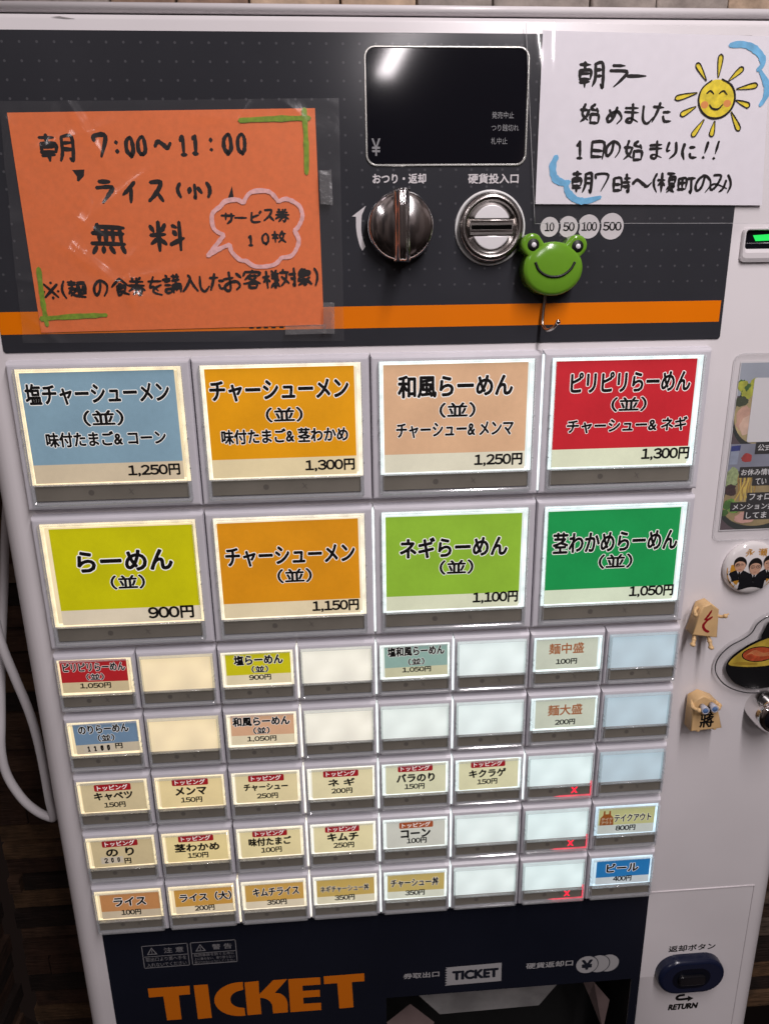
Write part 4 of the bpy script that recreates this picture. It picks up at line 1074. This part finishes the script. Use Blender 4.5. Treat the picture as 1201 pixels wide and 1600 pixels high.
b.lathe(fcx, fcy + .6, [(14.4, 4.9), (13.9, 5.65), (12.6, 6.05), (8, 6.5), (3, 6.7), (.001, 6.72)], frog, 64, sx=1.0, sy=.86)
b.build('frog_muzzle', fg)
for ex, ey in ((-10.6, -10.6), (11.4, -9.7)):
    b = MB()
    b.lathe(fcx + ex, fcy + ey, [(2.95, 5.55), (2.9, 5.66), (.001, 5.72)], mat('eye_black', (.006, .006, .006), .5), 28)
    b.lathe(fcx + ex + .3, fcy + ey, [(1.2, 5.68), (1.15, 5.76), (.001, 5.8)], mat('eye_white', (.75, .73, .76), .3), 20)
    b.build('eye', fg)
b = MB()
mp_ = smoothcurve([(-9.4, -2.6), (-7.6, 1.1), (-4.0, 3.6), (0, 4.4), (4.4, 3.7), (8.2, 1.0), (10.3, -2.4)], 6)
b.tube([(fcx + x, fcy + y, 6.74 - (x * x + (y - .6) ** 2 * 1.35) * .0038) for x, y in mp_], .66, MATS['eye_black'], 8)
b.build('mouth', fg)
b = MB()
wire = mat('hook_wire', (0.42, 0.38, 0.35), 0.25, 1.0)
b.tube(smoothcurve([(269.8, -31, -2.6), (269.6, -26, -2.6), (269.0, -19, -2.4), (268.8, -14.0, -1.6), (269.4, -11.4, 1.5), (270.4, -11.2, 5.0), (271.6, -12.6, 8.6), (272.7, -14.8, 10.8)], 6), .85, wire, 12)
b.ball((272.9, -15.2, 11.2), 1.25, chrome, 10)
b.build('wire_hook', fg)

# ------------------------------------------------------------------ things on the right side
# flyer in a clear sleeve
fl = thing('ramen_flyer', 'ramen photo flyer in a clear plastic sleeve on the white right side', 'flyer', (405, 104, DF))
b = MB()
fh = DF + .5
def fm(nm, hexc, v=.2, sc=300, r=.35): return mat('flyer_' + nm, hx(hexc, .9), r, var=v, vscale=sc)
b.poly([(378.4, 7.6), (431, 7.6), (431, 103), (377.7, 103)], fh, mat('flyer_white', (.7, .69, .7), .4))
b.poly([(378.9, 8.4), (430.6, 8.4), (430.6, 102.4), (378.2, 102.4)], fh + .02, fm('ground', '55474C', .3, 60))
b.poly([(378.9, 8.4), (430.6, 8.4), (430.6, 26), (378.8, 26)], fh + .03, fm('sky', 'A8B0BC', .1, 30))
def blob(cx_, cy_, rx, ry, m_, h, n_=22, jag=.18, seed=0):
    rr = random.Random(seed + int(cx_ * 7 + cy_ * 3))
    b.poly([(max(378.5, cx_ + rx * math.cos(2 * math.pi * k / n_) * (1 + rr.uniform(-jag, jag))), min(102.2, max(8.6, cy_ + ry * math.sin(2 * math.pi * k / n_) * (1 + rr.uniform(-jag, jag))))) for k in range(n_)], h, m_)
# upper bowl
blob(394, 37, 17, 19, fm('bowl', '1C2220', .1), fh + .04, 40, .0)
blob(394, 36, 15.6, 17, fm('soup', 'B9A877', .25, 120), fh + .05, 40, .0)
lf, lf2, lf3 = fm('lettuce', 'B3B83C', .35, 260), fm('leaf', '3F6A24', .5, 260), fm('nori', '3A4428', .4, 160)
for i in range(14): blob(380 + i * 1.1 + random.uniform(-1, 1), 21 + random.uniform(-3, 4), 3.2, 2.8, lf if i % 3 else lf2, fh + .06 + i * .002)
blob(381.5, 29, 4.0, 2.6, lf3, fh + .09)
blob(384, 38, 4.6, 6.6, fm('chashu', 'D3A892', .2, 180), fh + .095); blob(386.4, 42, 4.0, 5.6, fm('chashu_pale', 'DDBCA6', .15, 180), fh + .10)
# tubs on a counter
b.poly([(378.6, 52.5), (431, 52.5), (431, 68), (378.4, 68)], fh + .11, fm('counter', '8C90A0', .15, 60))
b.poly([(379.0, 53.6), (384.4, 53.2), (384.2, 56.2), (379.0, 56.6)], fh + .12, fm('tub_lid', '26357E'))
b.poly([(379.2, 56.6), (383.8, 56.4), (383.6, 64), (379.0, 64)], fh + .12, fm('tub', '96A0B4', .2, 150))
blob(388.6, 60.5, 3.4, 2.6, fm('red_dish', 'A8322E'), fh + .13)
# lower bowl
blob(398, 88, 22, 16, fm('bowl'.replace('bowl', 'bowl_b'), '202A26', .1), fh + .14, 50, .0)
blob(398, 86.5, 20.5, 14, fm('soup_b', '9C8A60', .3, 120), fh + .15, 50, .0)
blob(381.5, 72, 4.2, 6, fm('negi', '9FB07C', .35, 500), fh + .16)
for i in range(9): blob(380.5 + random.uniform(-.8, 3.8), 79 + random.uniform(-3, 3.5), 2.2, 1.2, fm('kikurage', '3A2020', .5, 500), fh + .17 + i * .002)
nd = fm('noodle', 'D8BC5A', .15, 300)
b.lift = 0
for i in range(16):
    x_ = 386 + i * .62
    b.stroke([(x_, 67.5 + random.uniform(-1, 1)), (x_ + random.uniform(-1, 1), 73), (x_ + random.uniform(-1.6, 1), 79), (x_ + random.uniform(-2, 2), 85)], .7, fh + .17, nd if i % 3 else fm('noodle_dark', 'A8843A', .1), (.9, .9))
for i in range(14): blob(379.5 + random.uniform(0, 7), 89 + random.uniform(-4, 6), 2.4, 1.9, lf2 if i % 2 else fm('greens', '6A9A3C', .5, 400), fh + .21 + i * .002)
blob(392, 95.5, 6, 3.4, fm('pork', 'D8A89A', .15, 200), fh + .25)
# caption slabs
for (x0, y0, x1, y1, t, tx_, tw) in ((392.8, 51.2, 404, 58.4, '公式', 398.2, 8.0), (385.4, 65.6, 412, 71.8, 'お休み情報', 396.0, 19.0), (393.6, 71.8, 412, 76.6, 'てい', 398.6, 6.4), (391.6, 80.6, 412, 86.0, 'フォロ', 399.2, 12.2), (382.6, 86.0, 412, 91.4, 'メンション投', 396.4, 24.6), (391.2, 91.4, 412, 96.6, 'してま', 398.6, 12.0)):
    b.poly([(x0, y0), (x1, y0), (x1, y1), (x0, y1)], fh + .30, ink)
    b.text(t, tx_, (y0 + y1) / 2, tw, 3.6, fh + .33, mat('caption_white', (.72, .72, .72), .5), .012, maxr=1.3)
b.prism(rrect(387.2, 16.4, 424, 51.6, 1.2), fh + .30, fh + .33, mat('flyer_code_card', (.70, .69, .70), .45))
b.build('flyer_print', fl)
b = MB()
b.poly(rrect(374.6, 3.4, 436, 108.4, 4.0, 6), fh + .7, film_mat('sleeve', .05, .08, .1, 12, haze=.05))
for ring_ in (rrect(374.6, 3.4, 436, 108.4, 4.0, 6), ):
    b.tube([(x, y, fh + .7) for x, y in ring_ + ring_[:1]], .14, edge, 6)
b.build('clear_sleeve', fl)

# round badge
bd = thing('round_badge', 'round glossy button badge showing three men in dark suits', 'badge', (398.6, 141.6, DF))
b = MB()
bcx, bcy, br_ = 398.6, 125.4, 16.0
bh = lambda x, y: 0.6 - ((x - bcx) ** 2 + (y - bcy) ** 2) * .0085
b.lathe(bcx, bcy, [(br_ - .6, DF), (br_, DF + .8), (br_ + .05, -3.0), (15.4, -1.7), (14.2, -1.0), (12, .6 - 144 * .0085), (8, .6 - 64 * .0085), (4, .6 - 16 * .0085), (.001, .6)], mat('badge_face', (.70, .67, .66), .15, coat=.6), 56)
b.build('badge_body', bd)
b = MB()
def dome(pts, m_, lift):
    # printed on the domed face: subdivide by fanning rings so that it hugs the dome
    cxm = sum(p[0] for p in pts) / len(pts); cym = sum(p[1] for p in pts) / len(pts)
    vv = []; ff = []; n_ = len(pts)
    for k in range(1, 5):
        for p in pts:
            x_, y_ = cxm + (p[0] - cxm) * k / 4, cym + (p[1] - cym) * k / 4
            d = math.hypot(x_ - bcx, y_ - bcy)
            if d > 14.9: x_, y_ = bcx + (x_ - bcx) * 14.9 / d, bcy + (y_ - bcy) * 14.9 / d
            vv.append((x_, y_, bh(x_, y_) + lift))
    vv.append((cxm, cym, bh(cxm, cym) + lift))
    for k in range(3):
        for i in range(n_):
            j = (i + 1) % n_
            ff.append((k * n_ + i, k * n_ + j, (k + 1) * n_ + j, (k + 1) * n_ + i))
    for i in range(n_): ff.append((4 * n_, i, (i + 1) % n_))
    b.add(vv, ff, m_)
suit = mat('badge_suit', (.012, .012, .015), .25, coat=.5); skin = mat('badge_skin', hx('C99F86', .9), .3, coat=.5); hair = mat('badge_hair', (.012, .010, .010), .3)
gold = mat('badge_gold', hx('C08A30'), .3); wht = mat('badge_shirt', (.7, .69, .7), .3)
dome(ellipse(386.8, 130.5, 4.4, 8.0, 24), gold, .05); dome(ellipse(411.0, 130.5, 3.4, 8.0, 24), gold, .05)
b.lift = .1
for p in ([(384.4, 127), (386.8, 126), (388.2, 129), (386, 131.5)], [(386.2, 133), (388.4, 131.4), (389.6, 134.4), (388, 137)], [(384.6, 131), (386.6, 134.8)]): b.stroke(p, .3, bh(386, 130), ink)
for (x_, y_, s_) in ((390.6, 122.2, .92), (407.6, 122.0, .9), (399.4, 123.6, 1.05)):
    mid = s_ > 1
    l = .10 if not mid else .2
    body_p = [(x_ - 2.2 * s_, y_ + 3.8 * s_), (x_ + 2.2 * s_, y_ + 3.8 * s_), (x_ + 7.2 * s_, y_ + 6.4 * s_), (x_ + 8.6 * s_, y_ + 16 * s_), (x_ - 8.6 * s_, y_ + 16 * s_), (x_ - 7.2 * s_, y_ + 6.4 * s_)]
    dome(body_p, suit, l)
    dome([(x_ - 1.9 * s_, y_ + 3.6 * s_), (x_ + 1.9 * s_, y_ + 3.6 * s_), (x_, y_ + 9.2 * s_)], wht, l + .03)
    dome([(x_ - .5, y_ + 4.6 * s_), (x_ + .5, y_ + 4.6 * s_), (x_ + .6, y_ + 8.2 * s_), (x_, y_ + 9.0 * s_), (x_ - .6, y_ + 8.2 * s_)], ink, l + .05)
    dome(ellipse(x_, y_ - .7 * s_, 3.9 * s_, 4.3 * s_, 26), hair, l + .06)
    face = [(x_ + 3.3 * s_ * math.cos(t), y_ + .5 * s_ + (4.4 if math.sin(t) > 0 else 2.6) * s_ * math.sin(t)) for t in [2 * math.pi * k / 24 for k in range(24)]]
    dome(face, skin, l + .09)
    for sg in (-1, 1):
        b.tube([(x_ + sg * 1.5 * s_ + 1.15 * s_ * math.cos(t), y_ + .1 + .85 * s_ * math.sin(t), bh(x_, y_) + l + .12) for t in [2 * math.pi * k / 12 for k in range(13)]], .13, ink, 5)
        dome(ellipse(x_ + sg * 1.5 * s_, y_ + .15, .45, .28, 10), ink, l + .11)
    dome([(x_ - .9, y_ + 3.0 * s_), (x_ + .9, y_ + 3.0 * s_), (x_ + .7, y_ + 3.35 * s_), (x_ - .7, y_ + 3.35 * s_)], mat('badge_lip', hx('9A5A50'), .3), l + .11)
    dome([(x_ - .3, y_ + .6), (x_ + .3, y_ + .6), (x_ + .5, y_ + 1.8 * s_), (x_ - .5, y_ + 1.8 * s_)], mat('badge_nose', hx('B98C74'), .3), l + .105)
for i, ch in enumerate('永瀬'): b.text(ch, 395.8 + i * 7.4, 115.4, 5.2, 5.0, bh(399, 115.4) + .14, gold, .012)
b.build('badge_print', bd)

# shogi piece magnets
wood = mat('shogi_wood', hx('DDB884', .86), 0.45, var=.08, vscale=120)
def shogi(label, pts, h0, h1, org):
    t = thing('shogi_magnet', label, 'magnet', org, 'wooden shogi piece magnets')
    b = MB()
    cx_ = sum(p[0] for p in pts) / 5; cy_ = sum(p[1] for p in pts) / 5
    b.prism(pts, h0, h1, wood, .7, 3)
    b.build('piece_body', t)
    return t
s1 = shogi('tan shogi piece figure with a red character and thin arms and legs, below the badge', [(373.4, 143.7), (378.6, 147.7), (379.6, 165.7), (364.2, 163.1), (368.5, 145.6)], -3.4, 5.0, (370, 166, DF))
b = MB(); rdk = mat('red_lacquer', hx('8E1520'), .35)
q = lambda x, y: (1060 + x / 4.851, 830 + y / 4.848)
RED = [(372.4, 149.6), (370.4, 152.6), (369.0, 154.6), (369.6, 155.4), (372.6, 153.8)]
b.stroke([(374.2, 147.7), (372.6, 150.8), (370.7, 153.5)], 1.3, 5.1, rdk, (.3, 1)); b.stroke([(370.7, 153.4), (372.9, 153.4), (374.9, 152.0)], 1.3, 5.1, rdk, (.8, .7))
b.stroke([(373.6, 152.6), (370.6, 156.0), (370.3, 158.2), (371.7, 160.3), (373.7, 161.4)], 1.6, 5.1, rdk, (.6, 1))
b.build('red_character', s1)
for sgn, pts in ((0, [(367.4, 147.4, 1.0), (365.2, 148.6, 3), (364.7, 150.2, 5.4)]), (1, [(378.4, 151.8, 1.6), (380.6, 152.8, 3.6), (382.6, 151.8, 5.2)])):
    b = MB(); b.tube(smoothcurve(pts, 5), [.95] * 11, wood, 10); b.ball(pts[-1], 1.35, wood, 8)
    for k in range(3): b.tube([pts[-1], (pts[-1][0] + (.9 if sgn else -.5) + .4 * k * (1 if sgn else 1), pts[-1][1] - 1.2 - .2 * k, pts[-1][2] + .3)], .42, wood, 6)
    b.build('arm', s1)
for pts in ([(367.2, 163.4, 1.6), (366.2, 166.6, 3.8), (365.0, 169.0, 5.4)], [(375.2, 164.8, 1.6), (375.8, 168.2, 4.0), (376.2, 171.4, 5.6)]):
    b = MB(); b.tube(smoothcurve(pts, 5), [1.1] * 11, wood, 10); b.ball(pts[1], 1.35, wood, 8); b.ball(pts[2], 1.55, wood, 8, (1, .8, 1.2)); b.build('leg', s1)
s2 = shogi('tan shogi piece figure looking through pale binoculars, black lettering, lowest of the two', [(376.0, 204.1), (384.2, 207.6), (390.0, 226.9), (370.4, 228.2), (370.3, 207.3)], -3.4, 5.0, (378, 227, DF))
b = MB()
b.text('將', 379.8, 221.4, 8.2, 8.0, 5.1, ink, .035); b.text('玉', 379.4, 214.4, 7.6, 5.6, 5.1, ink, .035)
b.build('black_character', s2)
for i, (x_, y_) in enumerate(((375.0, 210.4), (380.6, 209.6))):
    b = MB()
    pg = mat('binocular_grey', (.42, .42, .47), .4); lens = mat('binocular_lens', (.10, .18, .36), .15)
    b.tube([(x_ + .4, y_, 5.0), (x_ + .2, y_, 7.5), (x_, y_ + .1, 10.6)], [1.5, 2.0, 2.4], pg, 18)
    b.lathe(x_, y_ + .1, [(2.4, 10.55), (2.1, 10.9), (1.7, 10.5)], pg, 18); b.lathe(x_, y_ + .1, [(1.8, 10.55), (1.2, 10.9), (.001, 11.0)], lens, 18)
    b.build('binocular_barrel', s2)
for pts in ([(370.6, 208.6, 2), (369.6, 210.8, 5.5), (372.0, 211.4, 8.4)], [(384.0, 209.0, 2), (386.0, 210.6, 5.5), (383.6, 210.4, 8.4)]):
    b = MB(); b.tube(smoothcurve(pts, 5), [1.2] * 11, wood, 10); b.ball(pts[1], 1.5, wood, 8); b.ball(pts[2], 1.6, wood, 8); b.build('arm', s2)
for x_ in (375.4, 385.8):
    b = MB(); b.ball((x_, 228.2 + (375.4 - x_) * .07, 3.0), 1.6, wood, 8, (1.1, .7, 1.2)); b.build('foot', s2)

# acrylic ramen charm
rc = thing('ramen_charm', 'clear acrylic cutout of a black ramen bowl drawing, beside the shogi figures', 'acrylic magnet', (408, 208, DF))
BOWL = smoothcurve([(432, 168.2), (420, 168.6), (410, 171.6), (401, 176.4), (393.6, 182.8), (391.4, 188.6), (392.8, 193.6), (397.6, 199.6), (404.6, 203.6), (412, 205.2), (422, 204.2), (432, 201)], 5)
OUT = smoothcurve([(436, 155.5), (424, 154.6), (414, 156.0), (407.6, 160.4), (404.6, 166.4), (400.0, 170.4), (392.6, 174.6), (386.6, 181.0), (384.4, 187.4), (385.6, 193.6), (391, 200.8), (399, 205.8), (409, 208.6), (422, 208.6), (436, 207.0)], 5)
b = MB()
b.prism(OUT, DF + .2, -2.0, film_mat('acrylic_clear', .045, .06, 0, 1, tint=(1, 1, 1), haze=.02), .4, 3)
b.build('acrylic_slab', rc, recalc=True)
b = MB()
pr = -1.93
bk = mat('charm_black', (.008, .008, .009), .25)
b.poly(BOWL, pr, bk)
b.poly(smoothcurve([(436, 157), (424, 157.2), (415, 159.6), (412.6, 164.6), (411.2, 171), (420, 169.6), (436, 168.8)], 3), pr + .004, bk)
b.poly(smoothcurve([(431, 169.6), (420, 170.2), (410.6, 173.0), (401.8, 177.8), (394.8, 183.8), (393.0, 187.6), (399, 189.2), (410, 190.0), (422, 189.0), (431, 187)], 4, True), pr + .01, mat('charm_soup', hx('B39A3C'), .4, var=.25, vscale=160))
b.poly(ellipse(411, 181.6, 10.6, 5.2, 36), pr + .02, bk); b.poly(ellipse(411, 181.6, 9.9, 4.6, 36), pr + .03, mat('charm_red', hx('A84A2C'), .4, var=.4, vscale=300))
b.lift = .04
for i in range(5): b.stroke([(403 + i, 182 - i * .4), (408, 179 + i * .7), (414, 181 + i * .5), (419, 180 + i * .6)], .3, pr, mat('charm_line', hx('C88A5A'), .4))
for i in range(3): b.stroke([(395.5 + i * 2, 186.8 - i * .3), (402 + i * 2, 188.0 - i * .4), (411, 188.6 - i * .5)], .35, pr, mat('charm_swirl', hx('8C6A24'), .4))
n_ = len(OUT)
b.tube([(x * 0.985 + 411 * .015, y * .97 + 184 * .03, pr + .02) for x, y in OUT], .35, mat('charm_outline', (.02, .02, .022), .4), 6)
b.build('bowl_print', rc)

# white power cable hanging beside the machine
pc = [(-70, -310, -225), (-68, -120, -190), (-64, 30, -120), (-57, 118, -66), (-51.5, 148, -50), (-46.5, 170.8, -42), (-41.3, 192.9, -40), (-36.6, 216.2, -40), (-34.4, 236, -40), (-33.6, 258.1, -40), (-33.5, 284.5, -40), (-33.2, 297.2, -41), (-35.6, 299.2, -42), (-42.8, 293.2, -41), (-50.4, 281.6, -40), (-56.9, 263.7, -40), (-58.2, 245.5, -41), (-57.2, 226, -46), (-58, 190, -62), (-66, 130, -110), (-78, 20, -180), (-82, -310, -225)]
b = MB(); b.tube(smoothcurve(pc, 6), 2.75, mat('cable_white', (.50, .48, .49), .4), 14)
tag(b.build('power_cable'), 'thick white power cable hanging in a loop at the left of the machine', 'cable')
